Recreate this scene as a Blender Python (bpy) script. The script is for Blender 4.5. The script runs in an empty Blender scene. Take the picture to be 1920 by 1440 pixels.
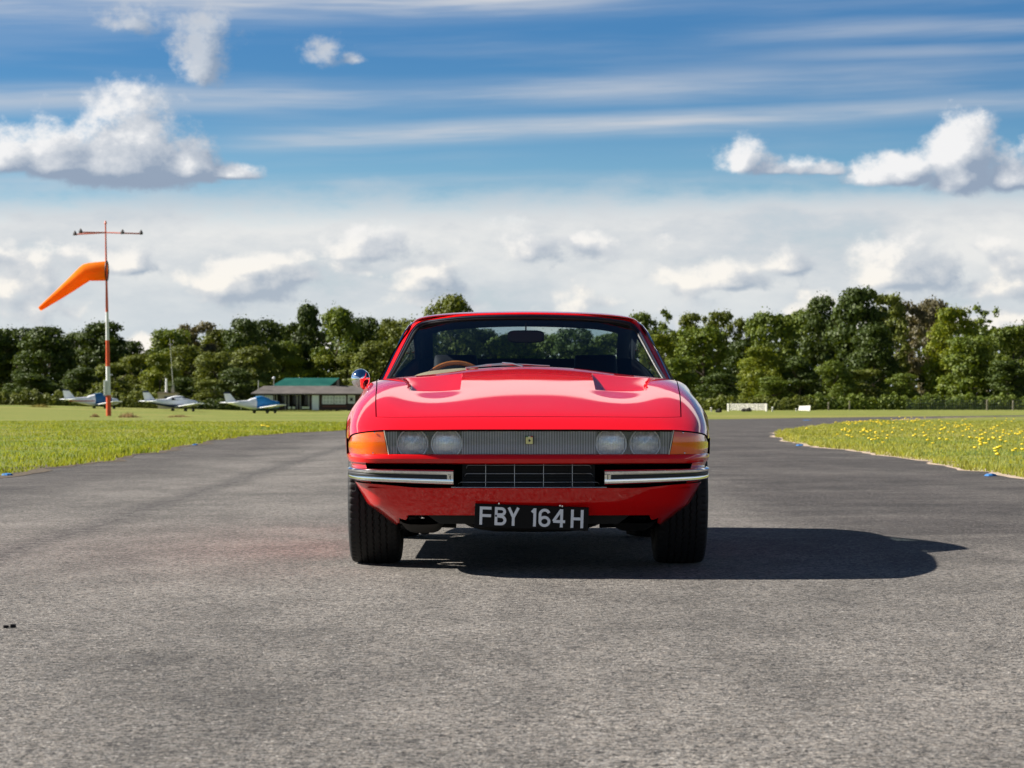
import bpy, bmesh, math, random
import numpy as np
from mathutils import Vector, Matrix
R = math.radians
SC = bpy.context.scene
COL = SC.collection

# ---------------------------------------------------------------- camera
CAM_H = 0.767
FPX = 4680.0                      # focal length in pixels of the 1920 wide photograph
HOR = 756.0                       # row of the horizon
cam = bpy.data.cameras.new("Camera")
camo = bpy.data.objects.new("Camera", cam)
COL.objects.link(camo)
cam.sensor_width = 36.0
cam.lens = 36.0 * FPX / 1920.0
cam.clip_start = 0.1
cam.clip_end = 20000
camo.location = (0, 0, CAM_H)
camo.rotation_euler = (R(90) + math.atan((HOR - 720) / FPX), 0, 0)
cam.dof.use_dof = True
cam.dof.focus_distance = 11.3
cam.dof.aperture_fstop = 11.0
SC.camera = camo
SC.view_settings.view_transform = 'Standard'
SC.view_settings.look = 'None'
SC.view_settings.gamma = 1
SC.view_settings.exposure = 1.2
SC.view_settings.use_curve_mapping = False
SC.cycles.caustics_reflective = False
SC.cycles.max_bounces = 8
SC.cycles.transparent_max_bounces = 12

# ---------------------------------------------------------------- node helper
class V:
    """A socket with arithmetic."""
    def __init__(s, g, o): s.g, s.o = g, o
    def _m(s, op, b=None, c=None): return s.g.math(op, s, b, c)
    def __add__(s, b): return s._m('ADD', b)
    def __radd__(s, b): return s._m('ADD', b)
    def __sub__(s, b): return s._m('SUBTRACT', b)
    def __rsub__(s, b): return s.g.math('SUBTRACT', b, s)
    def __mul__(s, b): return s._m('MULTIPLY', b)
    def __rmul__(s, b): return s._m('MULTIPLY', b)
    def __truediv__(s, b): return s._m('DIVIDE', b)
class G:
    def __init__(s, nt):
        s.nt = nt
    def new(s, t, **kw):
        n = s.nt.nodes.new(t)
        for k, v in kw.items(): setattr(n, k, v)
        return n
    def put(s, sock, v):
        if v is None: return
        if isinstance(v, V): s.nt.links.new(v.o, sock)
        elif isinstance(v, bpy.types.NodeSocket): s.nt.links.new(v, sock)
        else:
            if isinstance(v, tuple) and len(v) == 3 and sock.type == 'RGBA': v = (*v, 1)
            sock.default_value = v
    def math(s, op, a, b=None, c=None):
        n = s.new('ShaderNodeMath', operation=op)
        for i, x in enumerate((a, b, c)):
            if x is not None: s.put(n.inputs[i], x)
        return V(s, n.outputs[0])
    def smax(s, a, b): return s.math('MAXIMUM', a, b)
    def smin(s, a, b): return s.math('MINIMUM', a, b)
    def ramp(s, x, a, b, lo=0.0, hi=1.0, kind='SMOOTHSTEP'):
        n = s.new('ShaderNodeMapRange', interpolation_type=kind)
        n.clamp = True
        s.put(n.inputs[0], x)
        n.inputs[1].default_value = a; n.inputs[2].default_value = b
        n.inputs[3].default_value = lo; n.inputs[4].default_value = hi
        return V(s, n.outputs[0])
    def vec(s, x, y, z=0.0):
        n = s.new('ShaderNodeCombineXYZ')
        for i, q in enumerate((x, y, z)): s.put(n.inputs[i], q)
        return V(s, n.outputs[0])
    def sep(s, v):
        n = s.new('ShaderNodeSeparateXYZ'); s.put(n.inputs[0], v)
        return [V(s, o) for o in n.outputs]
    def noise(s, v, scale, detail=4, rough=0.55, dist=0.0, col=False):
        n = s.new('ShaderNodeTexNoise')
        s.put(n.inputs['Vector'], v)
        n.inputs['Scale'].default_value = scale; n.inputs['Detail'].default_value = detail
        n.inputs['Roughness'].default_value = rough; n.inputs['Distortion'].default_value = dist
        return V(s, n.outputs['Color' if col else 'Fac'])
    def voro(s, v, scale, out='Color', feature='F1', rand=1.0):
        n = s.new('ShaderNodeTexVoronoi', feature=feature)
        s.put(n.inputs['Vector'], v); n.inputs['Scale'].default_value = scale
        n.inputs['Randomness'].default_value = rand
        return V(s, n.outputs[out])
    def mix(s, f, a, b, mode='MIX'):
        n = s.new('ShaderNodeMix', data_type='RGBA', blend_type=mode)
        s.put(n.inputs[0], f); s.put(n.inputs[6], a); s.put(n.inputs[7], b)
        return V(s, n.outputs[2])
    def coord(s, which='Object'):
        n = s.new('ShaderNodeTexCoord'); return V(s, n.outputs[which])
    def scale(s, v, sc, loc=(0, 0, 0)):
        n = s.new('ShaderNodeMapping'); s.put(n.inputs[0], v)
        n.inputs['Scale'].default_value = sc; n.inputs['Location'].default_value = loc
        return V(s, n.outputs[0])
    def bump(s, h, strength=0.3, dist=0.01):
        n = s.new('ShaderNodeBump'); s.put(n.inputs['Height'], h)
        n.inputs['Strength'].default_value = strength; n.inputs['Distance'].default_value = dist
        return V(s, n.outputs[0])

# ---------------------------------------------------------------- sun and sky
SUN_DIR = Vector((-1.42, 0.30, 1.0)).normalized()      # towards the sun
SUN_EL = math.asin(SUN_DIR.z)
SUN_AZ = math.atan2(SUN_DIR.x, SUN_DIR.y)
sun = bpy.data.lights.new("Sun", 'SUN')
sun.energy = 5.0; sun.angle = R(0.5); sun.color = (1.0, 0.945, 0.87)
suno = bpy.data.objects.new("Sun", sun); COL.objects.link(suno)
suno.rotation_euler = (-SUN_DIR).to_track_quat('-Z', 'Y').to_euler()
suno.location = (-30, 10, 30)

W = bpy.data.worlds.new("World"); SC.world = W; W.use_nodes = True
W.cycles.sampling_method = 'MANUAL'; W.cycles.sample_map_resolution = 1024
wnt = W.node_tree; wnt.nodes.clear()

def build_density():
    """Node group: density of cumulus cloud at a direction given as (azimuth, elevation) * 4.68."""
    nt = bpy.data.node_groups.new("cumulus_density", 'ShaderNodeTree')
    nt.interface.new_socket("P", in_out='INPUT', socket_type='NodeSocketVector')
    nt.interface.new_socket("D", in_out='OUTPUT', socket_type='NodeSocketFloat')
    g = G(nt)
    gi = g.new('NodeGroupInput'); go = g.new('NodeGroupOutput')
    P = V(g, gi.outputs[0])
    x, y, _ = g.sep(P)
    # named clouds: centre column, base row, half width, height, strength in the sky's own units
    E = [(248, 326, 165, 172, 1.0), (110, 322, 120, 112, .8), (10, 320, 130, 92, .85), (362, 328, 88, 88, .9), (432, 333, 82, 36, .85),
         (388, 128, 74, 165, .58), (245, 60, 85, 60, .42), (606, 112, 46, 74, .44), (668, 118, 36, 30, .36),
         (1795, 345, 92, 148, 1.0), (1690, 342, 108, 66, .85), (1890, 350, 110, 84, .85), (1392, 318, 66, 66, .66), (1455, 325, 100, 44, .70), (1535, 327, 52, 26, .5),
         (1470, 505, 62, 64, .7), (1690, 530, 135, 100, .75), (1370, 535, 95, 60, .72), (990, 478, 82, 66, .5), (690, 480, 115, 70, .5), (255, 505, 66, 66, .75), (450, 545, 120, 80, .6), (800, 540, 90, 60, .6)]
    m = None; Sd = None
    for cx, cy, rx, ry, s in E:
        ex = (x - (cx - 960) / 1000.0) / (rx / 1000.0)
        dy = y - (756 - cy) / 1000.0
        ey = g.smax(dy / (ry / 1000.0), dy / (-0.26 * ry / 1000.0))
        e = s - s * g.math('SQRT', ex * ex + ey * ey)
        m = e if m is None else g.math('SMOOTH_MAX', m, e, .10)
        q = g.smax(e + .35, 0.0) * (dy / (ry / 1000.0) * .85 - ex * 1.0 - .34)
        Sd = q if Sd is None else Sd + q
    # scattered clouds low over the wood
    fs = g.noise(g.vec(x * 1.0, y * 1.9, 3.7), 5.2, 2, .5)
    low = g.ramp(y, .02, .10) * g.ramp(y, .40, .27)
    field = (fs - .445) * 3.0 * low - (1 - low) * 1.2
    m = g.smax(m, field)
    n1 = g.noise(g.vec(x, y * 1.2, 0.4), 10.5, 10, .62)
    n2 = g.noise(g.vec(x, y * 1.2, 8.4), 30.0, 6, .62)
    D = m + (n1 - .5) * 1.30 + (n2 - .5) * .40
    nt.links.new(D.o, go.inputs[0])
    nt.interface.new_socket("M", in_out='OUTPUT', socket_type='NodeSocketFloat')
    nt.links.new(m.o, go.inputs[1])
    nt.interface.new_socket('S', in_out='OUTPUT', socket_type='NodeSocketFloat')
    nt.links.new(Sd.o, go.inputs[2])
    return nt

def build_world():
    g = G(wnt)
    out = g.new('ShaderNodeOutputWorld'); bg = g.new('ShaderNodeBackground')
    wnt.links.new(bg.outputs[0], out.inputs[0])
    STR = 0.10
    bg.inputs['Strength'].default_value = STR
    d = g.coord('Generated')
    dx, dy, dz = g.sep(d)
    az = g.math('ARCTAN2', dx, dy)
    el = g.math('ARCSINE', dz)
    x = az * 4.68
    y = el * 4.68
    sky = g.new('ShaderNodeTexSky', sky_type='NISHITA')
    sky.sun_disc = False
    sky.sun_elevation = SUN_EL
    sky.sun_rotation = SUN_AZ
    sky.altitude = 60; sky.air_density = 1.0; sky.dust_density = 0.6; sky.ozone_density = 2.2
    k = 1.0 / STR / 2 ** SC.view_settings.exposure
    base = g.mix(1.0, V(g, sky.outputs[0]), g.mix(g.ramp(y, .34, .66), (.265, .400, .505), (.118, .252, .395)), 'MULTIPLY')
    up = g.ramp(y, .95, 1.7, 1.0, .55)
    base = g.mix(1.0, base, g.vec(up, up, up), 'MULTIPLY')
    # thin high bands, softly streaked
    wv = g.noise(g.vec(x * .8, y * 1.3, 2.0), 1.6, 3, .5)
    st = g.noise(g.vec(x * .7, y * 9 - x * .18 + wv * .35, 5.1), 2.2, 6, .5)
    fine = g.noise(g.vec(x * 1.6, y * 34 - x * .7 + wv * 1.2, 1.1), 2.6, 5, .55)
    tex = g.ramp(st + (fine - .5) * .35, .30, .66, .35, 1.0)
    def band(ya, yb, hw, s_, xa=None, xb=None):
        yc = (756 - (ya + yb) / 2) / 1000.0; sl = (ya - yb) / 1000.0 / 1.92
        e = g.ramp(g.math('ABSOLUTE', y - x * sl - yc + (wv - .5) * .022), hw / 1000.0, 0) * s_
        if xa is not None: e = e * g.ramp(x, (xa - 960) / 1000.0, (xb - 960) / 1000.0)
        return e
    cir = band(196, 150, 42, .50, 2300, 1200)
    cir = g.smax(cir, band(282, 208, 34, .80, 330, 620) * g.ramp(x, 1.1, .1, .45, 1))
    cir = g.smax(cir, band(25, -25, 60, .85, 1350, 900))
    cir = g.smax(cir, band(62, 70, 30, .30, 1250, 1600))
    cir = g.smax(cir, band(120, 108, 18, .28, 1300, 1800))
    cir = g.smax(cir, band(350, 330, 26, .28))
    cir = cir * tex + g.ramp(st, .40, .75) * .16
    cir = cir * g.ramp(y, 1.3, .8)
    bank = g.ramp(y + (wv - .5) * .16, 1.34, 1.38) * g.ramp(y + (wv - .5) * .25, 1.70, 1.63)
    cir = g.smax(cir, bank)
    c = g.mix(cir, base, g.mix(bank, (.62 * k, .645 * k, .69 * k), (1.15 * k, 1.15 * k, 1.16 * k)))
    # milky layer low down
    vw = g.noise(g.vec(x, y * 2.4, 9.0), 3.4, 7, .6)
    veil = g.ramp(y + (vw - .5) * .16 - x * .012, .425, .335) * g.ramp(vw, .25, .45, .70, .94)
    vcol = g.mix(g.ramp(vw, .35, .68), (.64 * k, .67 * k, .705 * k), (.86 * k, .85 * k, .83 * k))
    vcol = g.mix(g.ramp(y, .30, .08) * .6, vcol, (.57 * k, .645 * k, .71 * k))
    c = g.mix(veil, c, vcol)
    # cumulus, lit from the upper left
    den = build_density()
    def D(ox, oy):
        n = g.new('ShaderNodeGroup'); n.node_tree = den
        g.put(n.inputs[0], g.vec(x + ox, y + oy, 0)); return V(g, n.outputs[0]), V(g, n.outputs[1]), V(g, n.outputs[2])
    (d0, m0, s0), (d1, m1, s1) = D(0, 0), D(-.026, .024)
    far = g.ramp(y, .40, .20)
    lit = g.ramp((m0 - m1) * .9 + ((d0 - m0) - (d1 - m1)) * .62 + g.smin(g.smax(s0, -.34), .4) * .60 + (g.noise(g.vec(x, y * 1.6, 5.5), 14.0, 5, .6) - .5) * .35 - g.ramp(d0, .0, .5, -.03, .06), -.42, .42, 0, 1, 'LINEAR')
    a = g.ramp(d0, .0, .42) * g.ramp(y, .56, .66, 1, .86)
    shade = g.mix(far, (.30 * k, .375 * k, .49 * k), (.42 * k, .485 * k, .565 * k))
    midc = g.mix(far, (.60 * k, .64 * k, .70 * k), (.68 * k, .70 * k, .72 * k))
    lightc = g.mix(far, (.90 * k, .90 * k, .905 * k), (.97 * k, .93 * k, .86 * k))
    lightc = g.mix(g.ramp(y, .58, .66), lightc, (.60 * k, .63 * k, .68 * k))
    cc = g.mix(g.ramp(lit, .12, .5, 0, 1, 'LINEAR'), shade, midc)
    cc = g.mix(g.ramp(lit, .48, .80, 0, 1), cc, lightc)
    c = g.mix(a * g.ramp(y, 1.2, .9) * g.ramp(y, .0, .08, .5, 1), c, cc)
    g.put(bg.inputs['Color'], c)
build_world()

# ---------------------------------------------------------------- small helpers
def tag(o, label=None, cat=None, group=None, kind=None):
    if label: o['label'] = label
    if cat: o['category'] = cat
    if group: o['group'] = group
    if kind: o['kind'] = kind
    return o
def empty(name, loc=(0, 0, 0), rz=0, **kw):
    o = bpy.data.objects.new(name, None); COL.objects.link(o)
    o.location = loc; o.rotation_euler = (0, 0, rz); o.empty_display_size = .1
    return tag(o, **kw)
def link(name, me, mat, parent=None):
    o = bpy.data.objects.new(name, me); COL.objects.link(o)
    if mat is not None:
        for m_ in (mat if isinstance(mat, (list, tuple)) else [mat]): me.materials.append(m_)
    if parent is not None: o.parent = parent
    return o
class MB:
    """Collects vertices and faces for ONE mesh."""
    def __init__(s): s.v, s.f, s.m = [], [], []
    def add(s, vs, fs, mi=0):
        o = len(s.v); s.v += [tuple(p) for p in vs]
        s.f += [tuple(i + o for i in f) for f in fs]; s.m += [mi] * len(fs)
        return s
    def grid(s, P, mi=0, skip=None, flip=False, wrap=False):
        P = np.asarray(P, float); n, m = P.shape[:2]; o = len(s.v)
        s.v += [tuple(p) for p in P.reshape(-1, 3)]
        for i in range(n - 1):
            for j in range(m if wrap else m - 1):
                if skip is not None and skip(i, j): continue
                j2 = (j + 1) % m
                q = (o + i * m + j, o + i * m + j2, o + (i + 1) * m + j2, o + (i + 1) * m + j)
                s.f.append(q[::-1] if flip else q); s.m.append(mi)
        return s
    def box(s, c, d, rz=0, mi=0, M=None):
        x, y, z = (q / 2 for q in d)
        vs = [Vector((sx * x, sy * y, sz * z)) for sx in (-1, 1) for sy in (-1, 1) for sz in (-1, 1)]
        if rz: vs = [Matrix.Rotation(rz, 3, 'Z') @ v for v in vs]
        if M is not None: vs = [M @ v for v in vs]
        vs = [v + Vector(c) for v in vs]
        return s.add(vs, [(0, 1, 3, 2), (4, 6, 7, 5), (0, 4, 5, 1), (2, 3, 7, 6), (0, 2, 6, 4), (1, 5, 7, 3)], mi)
    def tube(s, pts, r, n=10, mi=0, cap=True, closed=False):
        pts = [Vector(p) for p in pts]; N = len(pts)
        rr = r if isinstance(r, (list, tuple)) else [r] * N
        rings = []; up = None
        for i, p in enumerate(pts):
            a = pts[(i - 1) % N] if (i or closed) else p
            b = pts[(i + 1) % N] if (i < N - 1 or closed) else p
            t = (b - a).normalized()
            if up is None:
                up = Vector((0, 0, 1)) if abs(t.z) < .9 else Vector((0, 1, 0))
            u = (up - t * up.dot(t)).normalized(); w = t.cross(u); up = u
            rings.append([p + (u * math.cos(2 * math.pi * k / n) + w * math.sin(2 * math.pi * k / n)) * rr[i] for k in range(n)])
        o = len(s.v)
        for rg in rings: s.v += [tuple(q) for q in rg]
        L = N if closed else N - 1
        for i in range(L):
            i2 = (i + 1) % N
            for k in range(n):
                k2 = (k + 1) % n
                s.f.append((o + i * n + k, o + i * n + k2, o + i2 * n + k2, o + i2 * n + k)); s.m.append(mi)
        if cap and not closed:
            s.f.append(tuple(o + k for k in range(n))[::-1]); s.m.append(mi)
            s.f.append(tuple(o + (N - 1) * n + k for k in range(n))); s.m.append(mi)
        return s
    def lathe(s, prof, n=32, axis='Z', c=(0, 0, 0), mi=0):
        """prof: list of (radius, height along axis)."""
        P = []
        for r, h in prof:
            row = []
            for k in range(n):
                a = 2 * math.pi * k / n
                p = {'Z': (r * math.cos(a), r * math.sin(a), h), 'X': (h, r * math.cos(a), r * math.sin(a)), 'Y': (r * math.cos(a), h, r * math.sin(a))}[axis]
                row.append((p[0] + c[0], p[1] + c[1], p[2] + c[2]))
            P.append(row)
        return s.grid(P, mi, wrap=True)
    def build(s, name, mat, parent=None, smooth=30, ref=None, bevel=0, solid=0, fix=True, radial=None):
        me = bpy.data.meshes.new(name)
        me.from_pydata(s.v, [], s.f)
        if len(set(s.m)) > 1: me.polygons.foreach_set('material_index', s.m)
        if fix or ref is not None:
            bm = bmesh.new(); bm.from_mesh(me)
            if radial is not None:
                R0 = Vector(radial)
                bmesh.ops.reverse_faces(bm, faces=[f for f in bm.faces if f.normal.dot(f.calc_center_median() - R0) < 0])
            elif ref is not None:
                R0 = Vector(ref)
                t = sum(f.normal.dot(f.calc_center_median() - R0) * f.calc_area() for f in bm.faces)
                if t < 0: bmesh.ops.reverse_faces(bm, faces=bm.faces)
            else:
                bmesh.ops.recalc_face_normals(bm, faces=bm.faces)
            bm.to_mesh(me); bm.free()
        o = link(name, me, mat, parent)
        if smooth:
            me.polygons.foreach_set('use_smooth', [True] * len(me.polygons))
            me.set_sharp_from_angle(angle=R(smooth))
        if bevel:
            b = o.modifiers.new('bevel', 'BEVEL'); b.width = bevel; b.segments = 2; b.limit_method = 'ANGLE'; b.harden_normals = False
        if solid:
            b = o.modifiers.new('solid', 'SOLIDIFY'); b.thickness = solid; b.offset = -1
            e_ = o.modifiers.new('split', 'EDGE_SPLIT'); e_.split_angle = R(40); e_.use_edge_sharp = False
            if isinstance(mat, (list, tuple)): b.material_offset_rim = 1; b.material_offset = 2 if len(mat) > 2 else 0
        return o

def at(px, py_or_none, Y, z=None):
    """World point seen at column px (and row) when it stands Y metres away."""
    x = (px - 960) / FPX * Y
    return Vector((x, Y, CAM_H + (HOR - py_or_none) / FPX * Y if z is None else z))
def hgt(rows, Y): return rows / FPX * Y
def ground_z(x, y):
    s = np.clip((y - 90) / 150.0, 0, 1); s = s * s * (3 - 2 * s)
    a = np.clip(-(x + 37) * .028, -.32, .55)
    b = np.clip((-x - 14) / 10.0, 0, 1)
    return s * a * b

# ---------------------------------------------------------------- materials
MATS = {}
def mat(name, color=(.5, .5, .5), rough=.5, metal=0., spec=.5, coat=0., coat_rough=.03, var=0., vscale=8., bump=0., bscale=40., trans=0., ior=1.45, emit=None, alpha=1.):
    if name in MATS: return MATS[name]
    m = bpy.data.materials.new(name); m.use_nodes = True
    nt = m.node_tree; p = nt.nodes['Principled BSDF']; g = G(nt)
    p.inputs['Base Color'].default_value = (*color, 1)
    p.inputs['Roughness'].default_value = rough; p.inputs['Metallic'].default_value = metal
    p.inputs['Specular IOR Level'].default_value = spec
    p.inputs['Coat Weight'].default_value = coat; p.inputs['Coat Roughness'].default_value = coat_rough
    p.inputs['Transmission Weight'].default_value = trans; p.inputs['IOR'].default_value = ior
    p.inputs['Alpha'].default_value = alpha
    if var:
        n = g.noise(g.coord(), vscale, 5, .6)
        f = g.ramp(n, .3, .7, 0, 1, 'LINEAR')
        lo = tuple(c * (1 - var) for c in color); hi = tuple(min(1, c * (1 + var)) for c in color)
        g.put(p.inputs['Base Color'], g.mix(f, lo, hi))
        g.put(p.inputs['Roughness'], g.ramp(n, .3, .7, max(.02, rough * .85), min(1, rough * 1.15), 'LINEAR'))
    if bump:
        g.put(p.inputs['Normal'], g.bump(g.noise(g.coord(), bscale, 5, .6), bump, .01))
    MATS[name] = m
    return m
# ================================================================= GROUND
def asphalt_material():
    m = bpy.data.materials.new("asphalt"); m.use_nodes = True
    nt = m.node_tree; p = nt.nodes['Principled BSDF']; g = G(nt)
    P = g.coord()
    x, y, z = g.sep(P)
    grain = g.voro(P, 150.0)                                   # 6 mm stones
    gr, gg, gb = g.sep(grain)
    grain2 = g.sep(g.voro(P, 68.0))[0]
    stone = gr * .42 + grain2 * .38 + g.noise(P, 300, 2, .5) * .20
    pits = g.voro(P, 120.0, 'Distance')
    mid = g.noise(P, 9.0, 5, .6)
    big = g.noise(g.scale(P, (1.0, .35, 1)), .55, 5, .6)
    streak = g.noise(g.vec(x * .35 + y * .12, y * .9 - x * .25, 4.0), 1.15, 4, .6)
    # zones: darker, browner strips along both grass edges and a dark, scuffed right half
    edge_l = g.ramp(x + (big - .5) * 1.6, -3.1, -4.6)
    right = g.ramp(x + (big - .5) * 2.2 + g.ramp(y, 18, 60) * (-1.2), 1.0, 2.2) * g.ramp(y + (big - .5) * 6, 10.5, 15.5)
    right2 = g.ramp(x + (big - .5) * 1.0, .75, 2.0) * g.ramp(y, 12.5, 17) * .55
    scuff = g.ramp(streak, .42, .66)
    dark = g.smax(g.smax(edge_l * .85, right), right2) * (1 - scuff * .38)
    dark = g.smin(dark + g.ramp(big, .56, .72) * .22 + g.ramp(streak, .56, .68) * .16, 1.0)
    # the long joint left of the car
    wob = g.noise(g.vec(0.0, y, 0.0), .35, 4, .6)
    jx = x + 2.43 + y * .0125 + (wob - .5) * .30
    joint = g.ramp(g.math('ABSOLUTE', jx), .26, .02) * g.ramp(mid, .28, .62) * .80
    jcore = g.ramp(g.math('ABSOLUTE', jx - .015 + (mid - .5) * .06), .022, .004)
    base = g.mix(dark, (.116, .107, .097), (.044, .039, .036))
    base = g.mix(g.ramp(mid, .35, .7) * .35, base, g.mix(dark, (.138, .125, .110), (.066, .059, .054)))
    mot = g.noise(g.scale(P, (1, .5, 1)), 2.2, 5, .6); mot2 = g.noise(g.scale(P, (1, .45, 1), (3, 7, 0)), .75, 4, .55)
    ml = g.ramp(mot * .5 + mot2 * .6, .38, .72, .60, 1.45, 'LINEAR')
    base = g.mix(1.0, base, g.vec(ml, ml, ml * .985), 'MULTIPLY')
    cs = g.ramp(g.math('ABSOLUTE', x - .045 + (mot - .5) * .12), .11, .06) * g.ramp(y, 10.4, 9.9)
    base = g.mix(cs * .20, base, (.05, .046, .042))
    base = g.mix(joint, base, (.050, .045, .042))
    base = g.mix(jcore * g.ramp(mid, .4, .55) * .6, base, (.03, .028, .026))
    lum = g.ramp(stone, .18, .82, .02, 2.15, 'LINEAR')
    col = g.mix(1.0, base, g.vec(lum, lum, lum), 'MULTIPLY')
    tint = g.mix(g.ramp(gg, .0, 1.0, 0, 1, 'LINEAR'), (1.05, .99, .93), (.96, 1.0, 1.04))
    col = g.mix(1.0, col, tint, 'MULTIPLY')
    white = g.ramp(gb, .988, .996) * g.ramp(grain2, .5, .6)
    col = g.mix(white * .8, col, (.55, .52, .47))
    blk = g.ramp(g.sep(g.voro(P, 11.0))[1], .994, .998) * g.ramp(g.voro(P, 11.0, 'Distance'), .16, .08)
    col = g.mix(blk * .9, col, (.015, .014, .013))
    g.put(p.inputs['Base Color'], col)
    g.put(p.inputs['Roughness'], g.ramp(mid, .3, .7, .78, .92))
    p.inputs['Specular IOR Level'].default_value = .35
    h = stone * .7 + pits * .8 + mid * .5
    g.put(p.inputs['Normal'], g.bump(h, .75, .006))
    return m
def grass_material():
    m = bpy.data.materials.new("mown_grass"); m.use_nodes = True
    nt = m.node_tree; p = nt.nodes['Principled BSDF']; g = G(nt)
    P = g.coord(); x, y, z = g.sep(P)
    fine = g.noise(g.scale(P, (1, .5, 1)), 22, 5, .65)
    mid = g.noise(g.scale(P, (.5, .8, 1)), .55, 6, .62)
    big = g.noise(g.scale(P, (.25, .9, 1)), .12, 4, .6)
    strip = g.noise(g.vec(x * .03, y * .30, 0.), 1.0, 3, .5)
    dry = g.smin(g.ramp(big, .44, .60) * .55 + g.ramp(strip, .45, .60) * .50 + g.ramp(mid, .50, .74) * .30, 1.)
    near = g.ramp(y, 62, 30) * .55
    col = g.mix(dry * (1 - near), (.120, .170, .018), (.270, .235, .060))
    col = g.mix(g.ramp(fine, .35, .70) * .6, col, g.mix(.5, col, (.055, .095, .012)))
    col = g.mix(g.ramp(mid, .62, .75) * .35, col, (.055, .105, .012))
    g.put(p.inputs['Base Color'], col)
    p.inputs['Roughness'].default_value = .85
    p.inputs['Specular IOR Level'].default_value = .2
    g.put(p.inputs['Normal'], g.bump(fine, .9, .05))
    return m
M_ASPH = asphalt_material(); M_GRASS = grass_material()

def chain(pts, n):
    """Smooth resample of a polyline by arc length."""
    P = np.array(pts, float); t = np.r_[0, np.cumsum(np.hypot(*np.diff(P, axis=0).T))]
    cs = spline(t, P); T = np.linspace(0, t[-1], n)
    return cs(T)
def spline(t, P):
    """Natural cubic spline through P (n, k) at t; returns a function."""
    t = np.asarray(t, float); P = np.asarray(P, float)
    if P.ndim == 1: P = P[:, None]
    n = len(t); h = np.diff(t)
    A = np.zeros((n, n)); B = np.zeros((n, P.shape[1]))
    A[0, 0] = A[-1, -1] = 1
    for i in range(1, n - 1):
        A[i, i - 1] = h[i - 1]; A[i, i] = 2 * (h[i - 1] + h[i]); A[i, i + 1] = h[i]
        B[i] = 6 * ((P[i + 1] - P[i]) / h[i] - (P[i] - P[i - 1]) / h[i - 1])
    Mx = np.linalg.solve(A, B)
    def f(q):
        q = np.atleast_1d(np.asarray(q, float))
        i = np.clip(np.searchsorted(t, q, side='right') - 1, 0, n - 2)
        a = (t[i + 1] - q) / h[i]; b = (q - t[i]) / h[i]
        a = a[:, None]; b = b[:, None]; hh = h[i][:, None]
        return a * P[i] + b * P[i + 1] + ((a ** 3 - a) * Mx[i] + (b ** 3 - b) * Mx[i + 1]) * hh * hh / 6
    return f

rngn = np.random.default_rng(5)
# grass sheet to the horizon (terrain), fine near, coarse far
def grass_sheet():
    xs = np.unique(np.r_[-3000, -1500, -700, -300, np.arange(-150, 151, 6.0), 300, 700, 1500, 3000])
    ys = np.unique(np.r_[-60, -30, np.arange(0, 420, 8.0), 500, 700, 1200, 2500, 6000])
    X, Y = np.meshgrid(xs, ys, indexing='ij')
    Z = ground_z(X, Y) - 0.004
    MB().grid(np.stack([X, Y, Z], -1)).build('ground', M_GRASS, smooth=60, ref=(0, 0, -5000)).update_tag()
grass_sheet(); tag(bpy.data.objects['ground'], kind='structure')
L_EDGE = [(-5.5, -20), (-5.45, 8), (-5.46, 26), (-5.42, 32), (-5.55, 37), (-5.85, 44), (-6.15, 53), (-5.95, 61), (-4.7, 70.4), (-1.0, 88), (5, 106), (10, 119), (18, 134), (33, 157), (60, 186), (120, 236)]
R_EDGE = [(5.2, -20), (5.2, 8), (5.2, 25.3), (5.4, 32.5), (5.5, 38.6), (5.4, 43.8), (5.75, 53), (6.6, 62), (8.2, 73), (10.8, 86), (14, 101), (17, 112), (21.5, 127), (33, 150), (62, 176), (125, 226)]
NL = 420
LE = chain(L_EDGE, NL); RE = chain(R_EDGE, NL)
def rough_edge(E, sgn, amp):
    s = np.cumsum(np.r_[0, np.hypot(*np.diff(E, axis=0).T)])
    w = sum(np.sin(s * f + ph) * a for f, ph, a in ((.9, 1, .10), (2.3, 2, .07), (5.1, .3, .05), (11.3, 1.7, .035), (23., .2, .02)))
    d = np.gradient(E, axis=0); d /= np.linalg.norm(d, axis=1)[:, None]
    return E + np.stack([-d[:, 1], d[:, 0]], 1) * (w * amp)[:, None]
LE = rough_edge(LE, 1, .8); RE = rough_edge(RE, 1, .7)
rows = []
for a, b in zip(LE, RE):
    rows.append([(a[0] + (b[0] - a[0]) * t, a[1] + (b[1] - a[1]) * t, 0.0) for t in np.linspace(0, 1, 9)])
rw = MB().grid(rows).build('runway', M_ASPH, smooth=60, ref=(0, 0, -500)); tag(rw, kind='structure')
# pale gravel margin along the right edge and brown soil along the left
def margin(E, side, w0, w1, name, m):
    d = np.gradient(E, axis=0); d /= np.linalg.norm(d, axis=1)[:, None]
    nrm = np.stack([-d[:, 1], d[:, 0]], 1) * side
    s = np.arange(len(E))
    j = (np.sin(s * .7) + np.sin(s * 1.9 + 1) + np.sin(s * .23) + np.sin(s * 3.3)) * .28
    j2 = (np.sin(s * .9 + 2) + np.sin(s * 2.7) + np.sin(s * .31)) * .12
    A = E + nrm * (w0 * (1 + j))[:, None]; B = E + nrm * (w1 * (1 + j2))[:, None]
    P = [[(a[0], a[1], .004), (b[0], b[1], .006)] for a, b in zip(A, B)]
    return tag(MB().grid(P).build(name, m, smooth=60, ref=(0, 0, -500)), kind='structure')
margin(RE, 1, .09, -.25, 'gravel_margin', mat('pale_gravel', (.40, .31, .225), .95, var=.45, vscale=16, bump=.6, bscale=60))
margin(LE, -1, .16, -.35, 'soil_margin', mat('brown_soil', (.080, .058, .034), .95, var=.5, vscale=12, bump=.6, bscale=50))

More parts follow.
